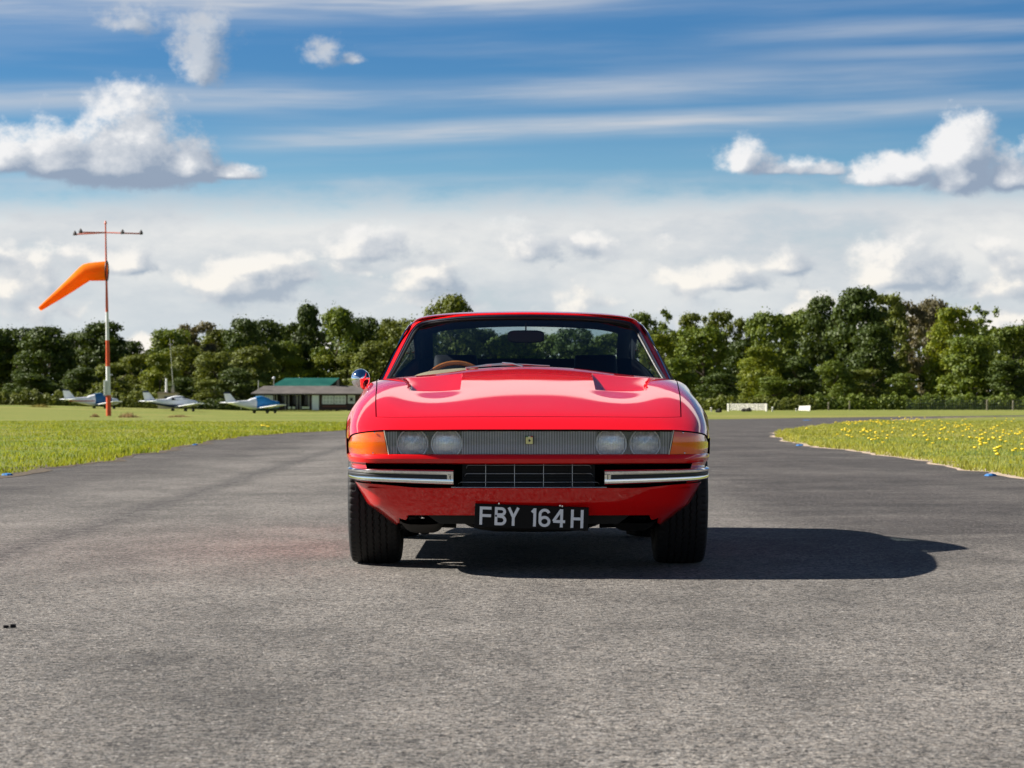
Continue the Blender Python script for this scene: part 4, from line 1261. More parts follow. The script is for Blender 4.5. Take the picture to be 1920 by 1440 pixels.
# ================================================================= WINDSOCK
M_WHITE = mat('white_paint', (.72, .73, .74), .5, var=.06, vscale=2)
M_ORANGE = mat('red_orange_paint', (.62, .085, .02), .5, var=.15, vscale=3)
def windsock():
    Y = 160.0; bx = at(204, HOR, Y).x; zg = float(ground_z(bx, Y))
    t = empty('windsock', (bx, Y, zg), label='orange windsock drooping to the left on a red and white banded mast', cat='windsock')
    top = at(197.5, 421, Y); H = top.z - zg; lean = top.x - bx
    # bands by image row
    rows = [421, 488, 534, 585, 638, 687, 741, 780]; cols = [1, 1, 1, 0, 1, 0, 1]
    def pt(r):
        z = at(0, r, Y).z - zg; z = max(z, 0); return Vector((lean * z / H, 0, z))
    def rad(r): return np.interp(r, [421, 534, 585, 780], [.045, .07, .095, .165])
    for a, b_, c in zip(rows, rows[1:], cols):
        pa, pb = pt(a), pt(b_)
        MB().tube([pa, pb], [rad(a), rad(b_)], 12).build('mast_band', M_ORANGE if c else M_WHITE, t, smooth=60)
    q = pt(421); MB().lathe([(0, .0), (.07, .02), (.09, .10), (.05, .22), (0, .26)], 10, c=tuple(q)).build('beacon', mat('beacon_red', (.75, .16, .09), .4), t)
    # ladder box clamped to the mast
    z0, z1 = at(0, 742, Y).z - zg, at(0, 713, Y).z - zg
    MB().box((-.22, -.12, (z0 + z1) / 2), (.16, .16, z1 - z0)).build('winch_box', M_WHITE, t, smooth=0, bevel=.03)
    MB().box((.02, -.2, (z0 + z1) / 2 - .9), (.12, .08, .8)).build('cable_guard', M_ORANGE, t, smooth=0)
    # crossed arms with lamps
    za = pt(436); wa = hgt(1, Y)
    for dx0, dx1, dy in ((-63, 36, -1.0), (-42, 62, 1.0)):
        a0 = za + Vector((dx0 * wa, -dy, -.05)); a1 = za + Vector((dx1 * wa, dy, -.10 if dx1 < 50 else 0))
        arm = MB().tube([a0, za, a1], .045, 6).build('lamp_arm', mat('arm_red', (.40, .09, .06), .6), t)
        for e in (a0, a1):
            MB().lathe([(.10, -.06), (.13, .02), (.11, .10), (.03, .24), (0, .25)], 8, c=tuple(e)).build('flood_lamp', mat('lamp_dark', (.05, .04, .04), .5), arm)
    # the sock: a tapering tube with a stiff mouth ring, bent down and away
    m = bpy.data.materials.new('sock_fabric'); m.use_nodes = True
    nt = m.node_tree; nt.nodes.clear(); g = G(nt); out = g.new('ShaderNodeOutputMaterial')
    d = g.new('ShaderNodeBsdfDiffuse'); tr = g.new('ShaderNodeBsdfTranslucent')
    n = g.noise(g.coord(), 1.2, 3, .5); col = g.mix(g.ramp(n, .35, .7), (.95, .24, .02), (.95, .30, .035))
    g.put(d.inputs[0], col); g.put(tr.inputs[0], col)
    mx = g.new('ShaderNodeMixShader'); mx.inputs[0].default_value = .45
    nt.links.new(d.outputs[0], mx.inputs[1]); nt.links.new(tr.outputs[0], mx.inputs[2]); nt.links.new(mx.outputs[0], out.inputs[0])
    c0 = pt(508); k = hgt(1, Y)
    path = [(1, 0, 18.2), (-6, 0, 18.0), (-18, -.5, 17.6), (-30, -1.5, 17.0), (-36, -2.6, 16.6), (-40, -5.5, 16.0), (-52, -15, 14.3), (-68, -28, 12.1), (-90, -45, 9.0), (-110, -60, 6.3), (-125, -71.5, 4.2)]
    P = []
    for i, (dx, dz, r) in enumerate(path):
        a = path[max(0, i - 1)]; b_ = path[min(len(path) - 1, i + 1)]
        tx, tz = b_[0] - a[0], b_[1] - a[1]; L = math.hypot(tx, tz); tx, tz = tx / L, tz / L
        row = []
        for j in range(28):
            an = 2 * math.pi * j / 28; rr = r * (1 + .018 * math.sin(an * 5 + i * .7))
            u, w = math.cos(an) * rr, math.sin(an) * rr
            row.append((c0.x + (dx - tz * u) * k, c0.y + w * k * .95, c0.z + (dz + tx * u) * k))
        P.append(row)
    so = MB().grid(P, wrap=True).build('sock', m, t, smooth=60)
    MB().tube([(p[0], p[1], p[2]) for p in P[0]], .045, 6, closed=True).build('mouth_ring', M_BLACK, so)
windsock()

# ================================================================= LIGHT AIRCRAFT
M_PW = mat('aircraft_white', (.88, .89, .90), .3, coat=.4, var=.05, vscale=1.5)
M_PB = mat('aircraft_blue', (.02, .035, .10), .35)
M_PR = mat('aircraft_red', (.45, .03, .03), .35)
M_PG = mat('aircraft_window', (.02, .022, .028), .12)
M_PWH = mat('aircraft_tyre', (.02, .02, .02), .7)
FUS = [(-4.45, .06, .10, 1.30), (-4.0, .13, .19, 1.27), (-3.2, .22, .28, 1.19), (-2.2, .34, .40, 1.10), (-1.3, .47, .52, 1.04), (-.6, .54, .60, 1.06), (.3, .57, .62, 1.08), (1.1, .55, .56, 1.04), (1.6, .52, .46, 1.00), (2.2, .46, .40, .98), (2.6, .34, .30, .98), (2.72, .14, .14, .98)]
def fus_ring(y_, w, h, zc, k=1.0, n=24, dz=0):
    return [(w * k * math.copysign(abs(math.cos(a)) ** .75, math.cos(a)), y_, zc + dz + h * k * math.copysign(abs(math.sin(a)) ** .75, math.sin(a))) for a in np.linspace(0, 2 * math.pi, n + 1)[:-1]]
def wing(mb, x0, x1, yc, chord0, chord1, z0, z1, th=.12):
    P = []
    for t in np.linspace(0, 1, 6):
        x = x0 + (x1 - x0) * t; c = chord0 + (chord1 - chord0) * t; z = z0 + (z1 - z0) * t; h = th * c / chord0 * (1 if t < .97 else .55)
        P.append([(x, yc + c * (.5 - s), z + q * h) for s, q in ((0, 0), (.03, .35), (.15, .62), (.4, .7), (.75, .45), (1, .2), (1, -.15), (.75, -.22), (.4, -.32), (.15, -.32), (.03, -.2))])
    mb.grid(P, wrap=True); mb.add(P[-1], [tuple(range(11))]); mb.add(P[0], [tuple(range(11))])
def plane(px, rowg, Y, deg, label, cover=None, belly=None, stripe=None, prop=True):
    x = at(px, HOR, Y).x; z = float(ground_z(x, Y)); 
    z = at(px, rowg, Y).z
    t = empty('light_aircraft', (x, Y, z), math.radians(deg - 90), label=label, cat='aircraft', group='light aircraft parked on the grass')
    t.scale = (.88, .88, .88)
    # local: nose towards +y, so heading = deg measured from the picture's right
    b = MB(); b.grid([fus_ring(*f) for f in FUS], wrap=True); b.add(fus_ring(*FUS[-1]), [tuple(range(24))]); fz = b.build('fuselage', M_PW, t, smooth=60)
    # canopy bulge
    P = []
    for y_, w, h in ((-1.9, .10, .05), (-1.2, .40, .42), (-.4, .50, .60), (.3, .50, .62), (.75, .46, .50), (1.25, .36, .16), (1.5, .2, .02)):
        P.append([(w * math.cos(a), y_, 1.30 + h * max(0, math.sin(a)) ** .8) for a in np.linspace(0, math.pi, 15)])
    b = MB(); b.grid(P); b.build('cabin', M_PW, t, smooth=60)
    if not cover:
        for sg in (1, -1):
            for y0, y1 in ((-1.05, -.55), (-.45, .15), (.22, .68)):
                b = MB(); b.grid([[(sg * (.515 if zz_ < 1.6 else .40), yy, zz_) for yy in (y0, y1)] for zz_ in (1.38, 1.60, 1.74)]); b.build('cabin_window', M_PG, t, smooth=0)
        b = MB(); b.grid([[(xx * .47, 1.26 - .06 * abs(xx), 1.42) for xx in np.linspace(-1, 1, 9)], [(xx * .46, .80 - .10 * abs(xx), 1.82 - .15 * xx * xx) for xx in np.linspace(-1, 1, 9)]]); b.build('windscreen', M_PG, t, smooth=60)
    else:
        P = []
        rng_ = range(5, 11) if cover[1] == 'full' else range(5, 9)
        for i in rng_:
            y_, w, h, zc = FUS[i]
            top = np.interp(y_, [-.7, -.2, .4, .9, 1.4, 2.3], [.42, .58, .60, .40, .12, .06]) if y_ < 3 else 0
            ring = []
            for a in np.linspace(0, 2 * math.pi, 25)[:-1]:
                xx = (w + .035) * math.copysign(abs(math.cos(a)) ** .7, math.cos(a)); zz_ = zc + (h + .03) * math.copysign(abs(math.sin(a)) ** .75, math.sin(a))
                if math.sin(a) > .3: zz_ += top * .55 * (math.sin(a) - .3) / .7; xx *= 1 - .12 * (math.sin(a) - .3)
                ring.append((xx, y_, zz_))
            P.append(ring)
        b = MB(); b.grid(P, wrap=True); b.build('canopy_cover', cover[0], t, smooth=60)
    if belly:
        b = MB(); b.grid([[(p[0] * 1.02, p[1], p[2] - .01) for p in fus_ring(*f) if p[2] < f[3] - f[2] * .35] for f in FUS[1:-1]]); b.build('belly_paint', belly, t, smooth=60, fix=False)
    if stripe:
        for sg in (1, -1):
            b = MB(); b.grid([[(sg * (np.interp(yy, [f[0] for f in FUS], [f[1] for f in FUS]) + .012), yy, zz_) for yy in np.linspace(-3.9, -.7, 8)] for zz_ in (1.0, 1.12)]); b.build('side_stripe', stripe, t, smooth=0)
    for sg in (1, -1):
        b = MB(); wing(b, sg * .45, sg * 4.9, .15, 1.62, 1.30, .60, .98, .24); b.build('wing', M_PW, t, smooth=40)
        b = MB(); wing(b, sg * .08, sg * 1.75, -3.95, .85, .75, 1.25, 1.27, .14); b.build('tailplane', M_PW, t, smooth=40)
        g_ = MB(); g_.tube([(sg * 1.45, .25, .82), (sg * 1.5, .22, .28)], .05, 8)
        w_1 = MB().lathe([(.0, -.08), (.15, -.08), (.21, -.05), (.21, .05), (.15, .08), (0, .08)], 18, 'X', c=(sg * 1.5, .22, .21))
        gl = g_.build('gear_leg', M_PWH, t); w_1.build('wheel', M_PWH, gl)
    g_ = MB(); g_.tube([(0, 2.0, .7), (0, 2.15, .22)], .045, 8); gl = g_.build('nose_gear', M_PWH, t)
    MB().lathe([(.0, -.07), (.13, -.07), (.18, -.04), (.18, .04), (.13, .07), (0, .07)], 18, 'X', c=(0, 2.15, .18)).build('wheel', M_PWH, gl)
    # fin with a dark cap
    def fin(z0, z1, m, nm):
        P = []
        for zz_ in (z0, z1):
            f = (zz_ - 1.18) / 1.15; le = -2.85 - 1.05 * f; te = -4.45 - .30 * f
            P.append([(0.0, le, zz_), (.045 * (1 - .4 * f), le - .35, zz_), (.035, (le + te) / 2, zz_), (0, te, zz_), (-.035, (le + te) / 2, zz_), (-.045 * (1 - .4 * f), le - .35, zz_)])
        b = MB(); b.grid(P, wrap=True); b.add(P[-1], [tuple(range(6))]); b.build(nm, m, t, smooth=40)
    fin(1.20, 2.30, M_PW, 'fin'); fin(2.302, 2.46, M_PB if not stripe else M_PR if False else M_PB, 'fin_cap')
    if prop:
        pr_ = MB().lathe([(0, 3.02), (.08, 2.95), (.14, 2.80), (.15, 2.72)], 16, 'Y', c=(0, 0, .98)).build('spinner', M_PB, t, smooth=60)
        b = MB(); b.tube([(-.75, 2.82, 1.42), (0, 2.82, .98), (.75, 2.82, .54)], [.03, .07, .03], 6); b.build('propeller', M_PWH, pr_)
    return t
M_CB = mat('cover_navy', (.012, .09, .22), .6, var=.25, vscale=4, bump=.3, bscale=6)
M_CL = mat('cover_blue', (.02, .22, .52), .55, var=.2, vscale=4, bump=.3, bscale=6)
plane(184, 768, 268, 36, 'white light aircraft with dark blue canopy cover and red trim, partly behind the windsock mast', (M_CB, 'part'), None, M_PR)
plane(333, 772, 262, 38, 'white light aircraft with dark blue belly and uncovered windows, middle of the three', None, M_PB)
plane(486, 775, 258, 36, 'white light aircraft under a bright blue cover in front of the low hut', (M_CL, 'full'), None)

# ================================================================= BUILDINGS
M_BROWN = mat('dark_timber', (.060, .036, .030), .8, var=.3, vscale=3)
M_ROOF = mat('felt_roof', (.105, .092, .082), .9, var=.25, vscale=.8)
M_WFR = mat('window_white', (.85, .85, .82), .5)
M_PANE = mat('old_pane', (.045, .055, .05), .12)
M_GREEN = mat('green_sheet', (.006, .085, .062), .5, var=.15, vscale=.7)
def hut():
    Y = 312.0; k = hgt(1, Y); x0 = at(477, HOR, Y).x; zb_ = at(0, 769, Y).z; ztop = at(0, 737, Y).z; X1 = at(706, HOR, Y).x
    t = empty('low_hut', (x0, Y, zb_), label='long low brown timber hut with grey felt roof and white door', cat='hut')
    H = ztop - zb_; Wd = X1 - x0; px = lambda p: (p - 477) * k
    ver = (px(513), px(581))
    MB().box((ver[0] / 2, 2.5, H / 2), (ver[0], 5, H)).build('wall', M_BROWN, t, smooth=0); MB().box(((ver[1] + Wd) / 2, 2.5, H / 2), (Wd - ver[1], 5, H)).build('wall', M_BROWN, t, smooth=0)
    MB().box(((ver[0] + ver[1]) / 2, 3.6, H / 2), (ver[1] - ver[0], .15, H)).build('veranda_wall', mat('veranda_brown', (.085, .07, .05), .8), t, smooth=0)
    MB().box(((ver[0] + ver[1]) / 2, .1, .22), (ver[1] - ver[0], .1, .44)).build('veranda_rail', M_BROWN, t, smooth=0)
    for p in (514, 519, 535, 541, 557, 563, 579):
        MB().box((px(p), .06, H / 2), (.14, .14, H)).build('post', mat('pale_post', (.30, .28, .22), .7), t, smooth=0)
    for a, b_ in ((522, 533), (544, 556), (566, 577)):
        f = MB().box(((px(a) + px(b_)) / 2, 3.48, H * .60), ((b_ - a) * k, .06, H * .55)).build('window', M_PANE, t, smooth=0)
        MB().box(((px(a) + px(b_)) / 2, 3.42, H * .60 + H * .29), ((b_ - a) * k, .06, .08)).build('frame', M_WFR, f, smooth=0)
    rf = MB(); ov = .45; zr = at(0, 723.5, Y + 2.5).z - zb_
    P = [[(-ov, -ov, H - .06), (Wd + ov, -ov, H - .06)], [(.9, 2.5, zr), (Wd - .9, 2.5, zr)], [(-ov, 5 + ov, H - .06), (Wd + ov, 5 + ov, H - .06)]]
    rf.grid(P); rf.add([P[0][0], P[1][0], P[2][0]], [(0, 1, 2)]); rf.add([P[0][1], P[1][1], P[2][1]], [(0, 2, 1)])
    rf.box((Wd / 2, -ov, H - .14), (Wd + 2 * ov, .06, .16))
    r_ = rf.build('roof', M_ROOF, t, smooth=0)
    MB().box((px(631), 2.5, zr + .35), (.3, .3, .9)).build('chimney', mat('flue', (.20, .17, .15), .8), r_, smooth=0)
    # white door with an orange head
    MB().box((px(591.5), -.05, (769 - 741) * k / 2), (13 * k, .08, (769 - 741) * k)).build('door', mat('door_white', (.88, .88, .86), .5), t, smooth=0)
    MB().box((px(590), -.05, (769 - 739.3) * k), (17 * k, .09, 2.4 * k)).build('door_head', mat('door_orange', (.42, .16, .07), .7), t, smooth=0)
    def win(a, b_, r0, r1, nx, ny):
        xa, xb, za, zc = px(a), px(b_), (769 - r1) * k, (769 - r0) * k
        f = MB().box(((xa + xb) / 2, -.03, (za + zc) / 2), (xb - xa, .05, zc - za)).build('window', mat('net_curtain', (.58, .59, .55), .4), t, smooth=0)
        fr = MB()
        for i in range(nx + 1): fr.box((xa + (xb - xa) * i / nx, -.08, (za + zc) / 2), (.09, .05, zc - za))
        for i in range(ny + 1): fr.box(((xa + xb) / 2, -.087, za + (zc - za) * i / ny), (xb - xa, .05, .09))
        fr.build('frame', M_WFR, f, smooth=0)
    win(480, 495, 742, 752, 3, 1); win(497, 511, 742, 752, 3, 1); win(605, 625, 742.5, 757, 3, 2); win(627.5, 648, 742.5, 757, 3, 2); win(653, 665, 741.5, 756, 1, 2)
    MB().box((px(659), -.13, (769 - 749) * k), (.35, .08, .35)).build('wall_lamp', M_BLACK, t, smooth=0)
    MB().box((px(627), -.06, (769 - 762) * k), (44 * k, .06, 3 * k)).build('plank', mat('reddish_plank', (.16, .06, .045), .8), t, smooth=0)
    M_BX = mat('crate_white', (.62, .62, .58), .6)
    for a, b_, lab in ((541, 546.5, 'small white crate on the ground in front of the hut veranda, left one'), (549, 554, 'small white crate between the two others before the hut veranda'), (567, 581, 'long white bench box before the hut veranda beside the door')):
        bx = MB().box((0, 0, 2.0 * k), ((b_ - a) * k, .6, 4.0 * k)); bx.box((0, -.02, 4.05 * k), ((b_ - a) * k + .06, .66, .3 * k))
        o = bx.build('storage_box', M_BX, None, smooth=0, bevel=.02); o.location = (x0 + px((a + b_) / 2), Y - .6, at(0, 766.5, Y).z); tag(o, lab, 'box')
    # aerials on the roof edge
    MB().tube([(px(483), 1.0, H), (px(483), 1.0, H + 24 * k)], .07, 6).build('aerial', mat('aerial_grey', (.35, .36, .30), .6), t)
hut()
def green_barn():
    Y = 326.0; k = hgt(1, Y); x0 = at(507, HOR, Y).x; x1 = at(640, HOR, Y).x; zb_ = at(0, 767, Y).z; zt_ = at(0, 708, Y).z - zb_; ze = at(0, 724.5, Y).z - zb_
    t = empty('green_roofed_shed', (x0, Y, zb_), label='shed with a green sheet roof rising behind the low brown hut', cat='shed')
    Wd = x1 - x0
    MB().box((Wd / 2, 4, ze / 2), (Wd - .4, 7.6, ze - .05)).build('wall', mat('shed_dark', (.03, .035, .035), .8), t, smooth=0)
    hip = 1.6
    P = [[(0, 0, ze), (Wd - 1.6, 0, ze)], [(hip, 4, zt_), (Wd - .5, 4, zt_)], [(0, 8, ze), (Wd, 8, ze)]]
    b = MB().grid(P); b.add([P[0][0], P[1][0], P[2][0]], [(0, 1, 2)]); b.build('roof', M_GREEN, t, smooth=0)
    MB().add([(Wd - 1.6, 0, ze), (Wd - .5, 4, zt_), (Wd, 8, ze)], [(0, 1, 2)]).build('gable', mat('shed_dark'), t, smooth=0)
    p = empty('ball_topped_post', (at(513.5, HOR, 318).x, 318, at(0, 768, 318).z), label='white globe on a thin pole behind the left end of the low hut', cat='lamp post')
    k2 = hgt(1, 318)
    MB().tube([(0, 0, 0), (0, 0, 56 * k2)], .05, 6).build('pole', mat('aerial_grey'), p)
    MB().lathe([(0, -.2), (.14, -.14), (.2, 0), (.14, .14), (0, .2)], 12, c=(0, 0, 59 * k2)).build('globe', M_WHITE, p, smooth=60)
green_barn()
def cabin():
    Y = 292.0; k = hgt(1, Y); zb_ = at(0, 766, Y).z
    t = empty('control_cabin', (at(296, HOR, Y).x, Y, zb_), label='small cream cabin with rooftop gear behind the middle aircraft', cat='cabin')
    M_CR = mat('cream_board', (.52, .44, .34), .7, var=.1)
    W_ = 34 * k
    MB().box((W_ / 2, 1.2, 14 * k), (W_, 2.4, 28 * k)).build('wall', M_CR, t, smooth=0)
    MB().box((7 * k, 1.2, 29.5 * k), (14 * k, 2.5, 3 * k)).build('roof_hatch', M_CR, t, smooth=0)
    MB().box((W_ / 2, 1.2, 28.4 * k), (W_ + .2, 2.6, .12)).build('roof', mat('cabin_roof', (.42, .30, .22), .8), t, smooth=0)
    MB().box((W_ * .6, -.03, 19 * k), (W_ * .5, .06, 7 * k)).build('window', M_PANE, t, smooth=0)
    MB().tube([(13.5 * k, 1., 28 * k), (13.5 * k, 1., 57 * k)], [.14, .11], 8).build('white_mast', M_WHITE, t)
    MB().tube([(25 * k, 1., 28 * k), (26 * k, 1., 48 * k), (20 * k, 1., 132 * k)], [.08, .06, .03], 6).build('radio_aerial', mat('aerial_grey'), t)
    MB().box((26 * k, 1., 34 * k), (.35, .35, .5)).box((26.5 * k, 1., 41 * k), (.25, .25, .4)).build('aerial_box', mat('aerial_grey'), t, smooth=0)
cabin()

# ================================================================= FENCES AND BOARDS ON THE RIGHT
M_WOODP = mat('weathered_post', (.26, .23, .17), .85, var=.2)
def gate():
    Y = 238.0; k = hgt(1, Y); x0 = at(1365.5, HOR, Y).x; zg = 0.
    t = empty('white_ranch_gate', (x0, Y, zg), R(-32), label='white slatted gate standing on the far grass right of the car', cat='gate')
    W_ = 67 * k / math.cos(R(32)); H = 14.5 * k; M = mat('gate_white', (.84, .82, .74), .6, var=.1)
    for x in (0, W_):
        MB().box((x, 0, H / 2), (.16, .14, H)).build('gate_post', M, t, smooth=0)
    for i in range(5):
        z = .16 + (H - .22) * i / 4
        MB().box((W_ / 2, 0, z), (W_ - .1, .05, .07)).build('rail', M, t, smooth=0)
    b = MB(); L = math.hypot(W_ / 2, H * .8)
    for sg in (1, -1):
        a = math.atan2(H * .8, W_ / 2) * sg
        b.box((W_ / 2 - sg * W_ * .22, .05, H * .5), (L * .9, .04, .04), M=Matrix.Rotation(-a, 3, 'Y'))
    for x in (.25, .5, .75): b.box((W_ * x, .04, H / 2), (.06, .04, H - .1))
    b.build('brace', M, t, smooth=0)
gate()
def board():
    Y = 232.; k = hgt(1, Y)
    t = empty('marker_board', (at(1507.5, HOR, Y).x, Y, 0), R(-32), label='plain off-white board tilted back on the far grass beside the hedge', cat='board')
    M = mat('board_white', (.80, .76, .68), .6, var=.08)
    b = MB(); w, h = 24 * k, 11 * k
    b.add([(-w / 2, 0, .10), (w / 2, 0, .06), (w / 2, .12, h), (-w / 2 * .88, .12, h * .93), (-w / 2, .08, .10), (w / 2, .08, .06), (w / 2, .20, h), (-w / 2 * .88, .20, h * .93)], [(0, 1, 2, 3), (7, 6, 5, 4), (0, 4, 5, 1), (1, 5, 6, 2), (2, 6, 7, 3), (3, 7, 4, 0)])
    b.build('panel', M, t, smooth=0)
    for x in (-.42, .42): MB().box((x * w, .16, .25), (.07, .07, .5)).build('foot', M_WOODP, t, smooth=0)
board()
for px_, r0, r1, w, lab, m, Y in (
        (1333.5, 765, 776, .14, 'short white post at the right side of the car on the far grass', 'gate_white', 225),
        (1448.5, 764, 774.5, .14, 'short white post just right of the white gate', 'gate_white', 232),
        (1493.0, 767, 773, .10, 'tiny pale stub immediately left of the off-white board', 'gate_white', 234),
        (1553.5, 755, 771, .13, 'pale timber fence post in front of the hedge, right of the board', 'weathered_post', 262),
        (1593.0, 753, 770, .13, 'brown timber post half hidden in the hedge right of the pale post', 'weathered_post', 268),
        (1851.0, 750, 768, .15, 'brown timber post at the wire fence near the right picture edge', 'weathered_post', 270),
        (1899.5, 752, 769, .13, 'thin timber post at the wire fence, rightmost of all', 'weathered_post', 271)):
    k = hgt(1, Y); zt_ = at(0, r0, Y).z
    b = MB().box((0, 0, zt_ / 2), (w, w, zt_)); b.lathe([(w * .7, 0), (w * .7, .02), (0, .06)], 4, c=(0, 0, zt_))
    o = b.build('fence_post', MATS[m], None, smooth=0, bevel=.01); o.location = (at(px_, HOR, Y).x, Y, 0); tag(o, lab, 'post')
def wire_fence():
    Y = 273.; x0, x1 = at(1700, HOR, Y).x, at(1990, HOR, Y).x
    b = MB()
    for i in range(int((x1 - x0) / .25)): b.box((x0 + i * .25, Y, .55), (.022, .012, 1.1))
    for z in (.1, .4, .75, 1.08): b.box(((x0 + x1) / 2, Y - .02, z), (x1 - x0, .012, .025))
    tag(b.build('wire_fence', mat('wire', (.16, .17, .15), .6), None, smooth=0), 'dark wire mesh fence in front of the hedge at far right', 'fence')
wire_fence()
def blob_thing(name, px, row, Y, w, h, m, lab, cat):
    b = MB(); rg = random.Random(px)
    for i in range(5):
        r = h * rg.uniform(.35, .6); b.lathe([(0, 0), (r * .9, .02), (r, r * .7), (r * .6, r * 1.4), (0, r * 1.6)], 9, c=(rg.uniform(-w, w) * .4, rg.uniform(-.1, .1), 0))
    o = b.build(name, m, None, smooth=50); o.location = (at(px, HOR, Y).x, Y, 0); tag(o, lab, cat)
M_DARKP = mat('dark_weed', (.022, .022, .014), .9, var=.4, bump=.6)
blob_thing('dark_bundle', 1399, 775, 226, .7, .42, M_DARKP, 'small dark bundle on the grass in front of the white gate', 'bundle')
blob_thing('dark_bundle', 1347, 778, 205, .5, .34, M_DARKP, 'small dark bundle on the far grass close to the car', 'bundle')

# ================================================================= TREES AND HEDGES
def leaf_quads(C, Nn, size, rg):
    """Quads centred at C facing roughly Nn; returns arrays for from_pydata via foreach."""
    n = len(C); a = rg.normal(size=(n, 3)); Nn = Nn + a * .5; Nn /= np.linalg.norm(Nn, axis=1)[:, None]
    t = np.cross(Nn, rg.normal(size=(n, 3))); t /= np.linalg.norm(t, axis=1)[:, None]; b = np.cross(Nn, t)
    s = size * rg.uniform(.6, 1.35, n); s2 = s * rg.uniform(.55, .95, n)
    t *= s[:, None]; b *= s2[:, None]
    v = np.stack([C - t, C - b * .9 + t * .15, C + t, C + b], 1)
    return v
def quads_mesh(name, v, m):
    n = len(v); me = bpy.data.meshes.new(name)
    me.vertices.add(n * 4); me.vertices.foreach_set('co', v.astype(np.float32).ravel())
    me.loops.add(n * 4); me.loops.foreach_set('vertex_index', np.arange(n * 4, dtype=np.int32))
    me.polygons.add(n); me.polygons.foreach_set('loop_start', np.arange(0, n * 4, 4, dtype=np.int32))
    me.update(calc_edges=True); me.materials.append(m)
    return me
def crown_mesh(name, seed, m, H=12., RW=4.0, base=1.2, nl=46, nq=6500, leaf=.20, shape='round', open_=0.):
    rg = np.random.default_rng(seed); lobes = []
    for i in range(nl):
        u = rg.uniform(0, 1); z = base + (H - base) * u
        if shape == 'round': prof = math.sqrt(max(0, 1 - (abs(u - .45) / .56) ** 2.2))
        elif shape == 'cone': prof = (1 - u) ** .75 * 1.0 + .10
        elif shape == 'bush': prof = math.sqrt(max(0, 1 - u ** 2.0))
        else: prof = .55 + .45 * math.sin(u * 3.1)
        a = rg.uniform(0, 2 * math.pi); rr = RW * prof * rg.uniform(.35, .86)
        r = RW * rg.uniform(.20, .42) * (1.0 if shape != 'airy' else .75)
        lobes.append((rr * math.cos(a), rr * math.sin(a), min(z, H - r * .75), r))
    lobes = np.array(lobes); wt = lobes[:, 3] ** 2; wt /= wt.sum()
    k = rg.choice(nl, nq, p=wt); d = rg.normal(size=(nq, 3)); d /= np.linalg.norm(d, axis=1)[:, None]
    d[:, 2] = np.where(rg.uniform(size=nq) < .6, np.abs(d[:, 2]), d[:, 2])
    rad = lobes[k, 3] * rg.uniform(.62 - open_ * .3, 1.08, nq) * np.array([1, 1, .82])[None, :].repeat(nq, 0)[:, 0]
    C = lobes[k, :3] + d * rad[:, None] * np.array([1, 1, .8])
    # sprigs that break the outline
    ns = nq // 30; ks = rg.choice(nl, ns); ds = rg.normal(size=(ns, 3)); ds[:, 2] = np.abs(ds[:, 2]) * 1.3; ds /= np.linalg.norm(ds, axis=1)[:, None]
    C2 = lobes[ks, :3] + ds * (lobes[ks, 3] * rg.uniform(1.0, 1.32, ns))[:, None]
    v = np.r_[leaf_quads(C, d, leaf, rg), leaf_quads(C2, ds, leaf * .7, rg)]
    return quads_mesh(name, v, m)
def trunk_mesh(seed, H=12., r=.28, m=None):
    rg = random.Random(seed); b = MB()
    pts = [Vector((0, 0, -.3))]; 
    for i in range(1, 6): pts.append(Vector((rg.uniform(-.18, .18) * i * .4, rg.uniform(-.18, .18) * i * .4, H * .15 * i)))
    b.tube(pts, [r * (1 - .13 * i) for i in range(6)], 7)
    for i in range(9):
        s = pts[1 + i % 4]; a = rg.uniform(0, 6.28); L = H * rg.uniform(.18, .32)
        e = s + Vector((math.cos(a) * L * .8, math.sin(a) * L * .8, L * .75)); mid = (s + e) / 2 + Vector((0, 0, -.2))
        b.tube([s, mid, e], [r * .45, r * .3, r * .12], 5)
    me_o = b.build('trunk', m, smooth=60); me = me_o.data; bpy.data.objects.remove(me_o); return me
M_BARK = mat('bark', (.085, .065, .045), .9, var=.3, vscale=4, bump=.6, bscale=20)
LF = {
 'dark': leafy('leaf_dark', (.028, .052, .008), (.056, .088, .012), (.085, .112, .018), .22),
 'mid': leafy('leaf_mid', (.052, .092, .010), (.105, .150, .014), (.160, .190, .022), .26),
 'olive': leafy('leaf_olive', (.066, .090, .011), (.115, .145, .016), (.170, .185, .028), .26),
 'yellow': leafy('leaf_yellow', (.090, .135, .008), (.155, .195, .012), (.215, .225, .020), .30),
 'brown': leafy('leaf_brown', (.085, .082, .038), (.140, .120, .058), (.18, .155, .085), .25),
}
VARS = {}
def variant(kind, shape, i):
    key = (kind, shape, i)
    if key not in VARS:
        op = .8 if shape == 'airy' else 0.
        VARS[key] = crown_mesh('crown', hash((kind[0], shape[0], i)) % 1 + ord(kind[0]) * 31 + ord(shape[0]) * 7 + i * 101, LF[kind], H=12, RW=4.0, base=.4 if shape == 'bush' else 1.0,
                               nl={'round': 64, 'cone': 40, 'bush': 40, 'airy': 46}[shape], nq={'round': 10000, 'cone': 8000, 'bush': 7500, 'airy': 6500}[shape], leaf=.20, shape=shape, open_=op)
    return VARS[key]
TRUNKS = [trunk_mesh(i, 12., .26, M_BARK) for i in range(3)]
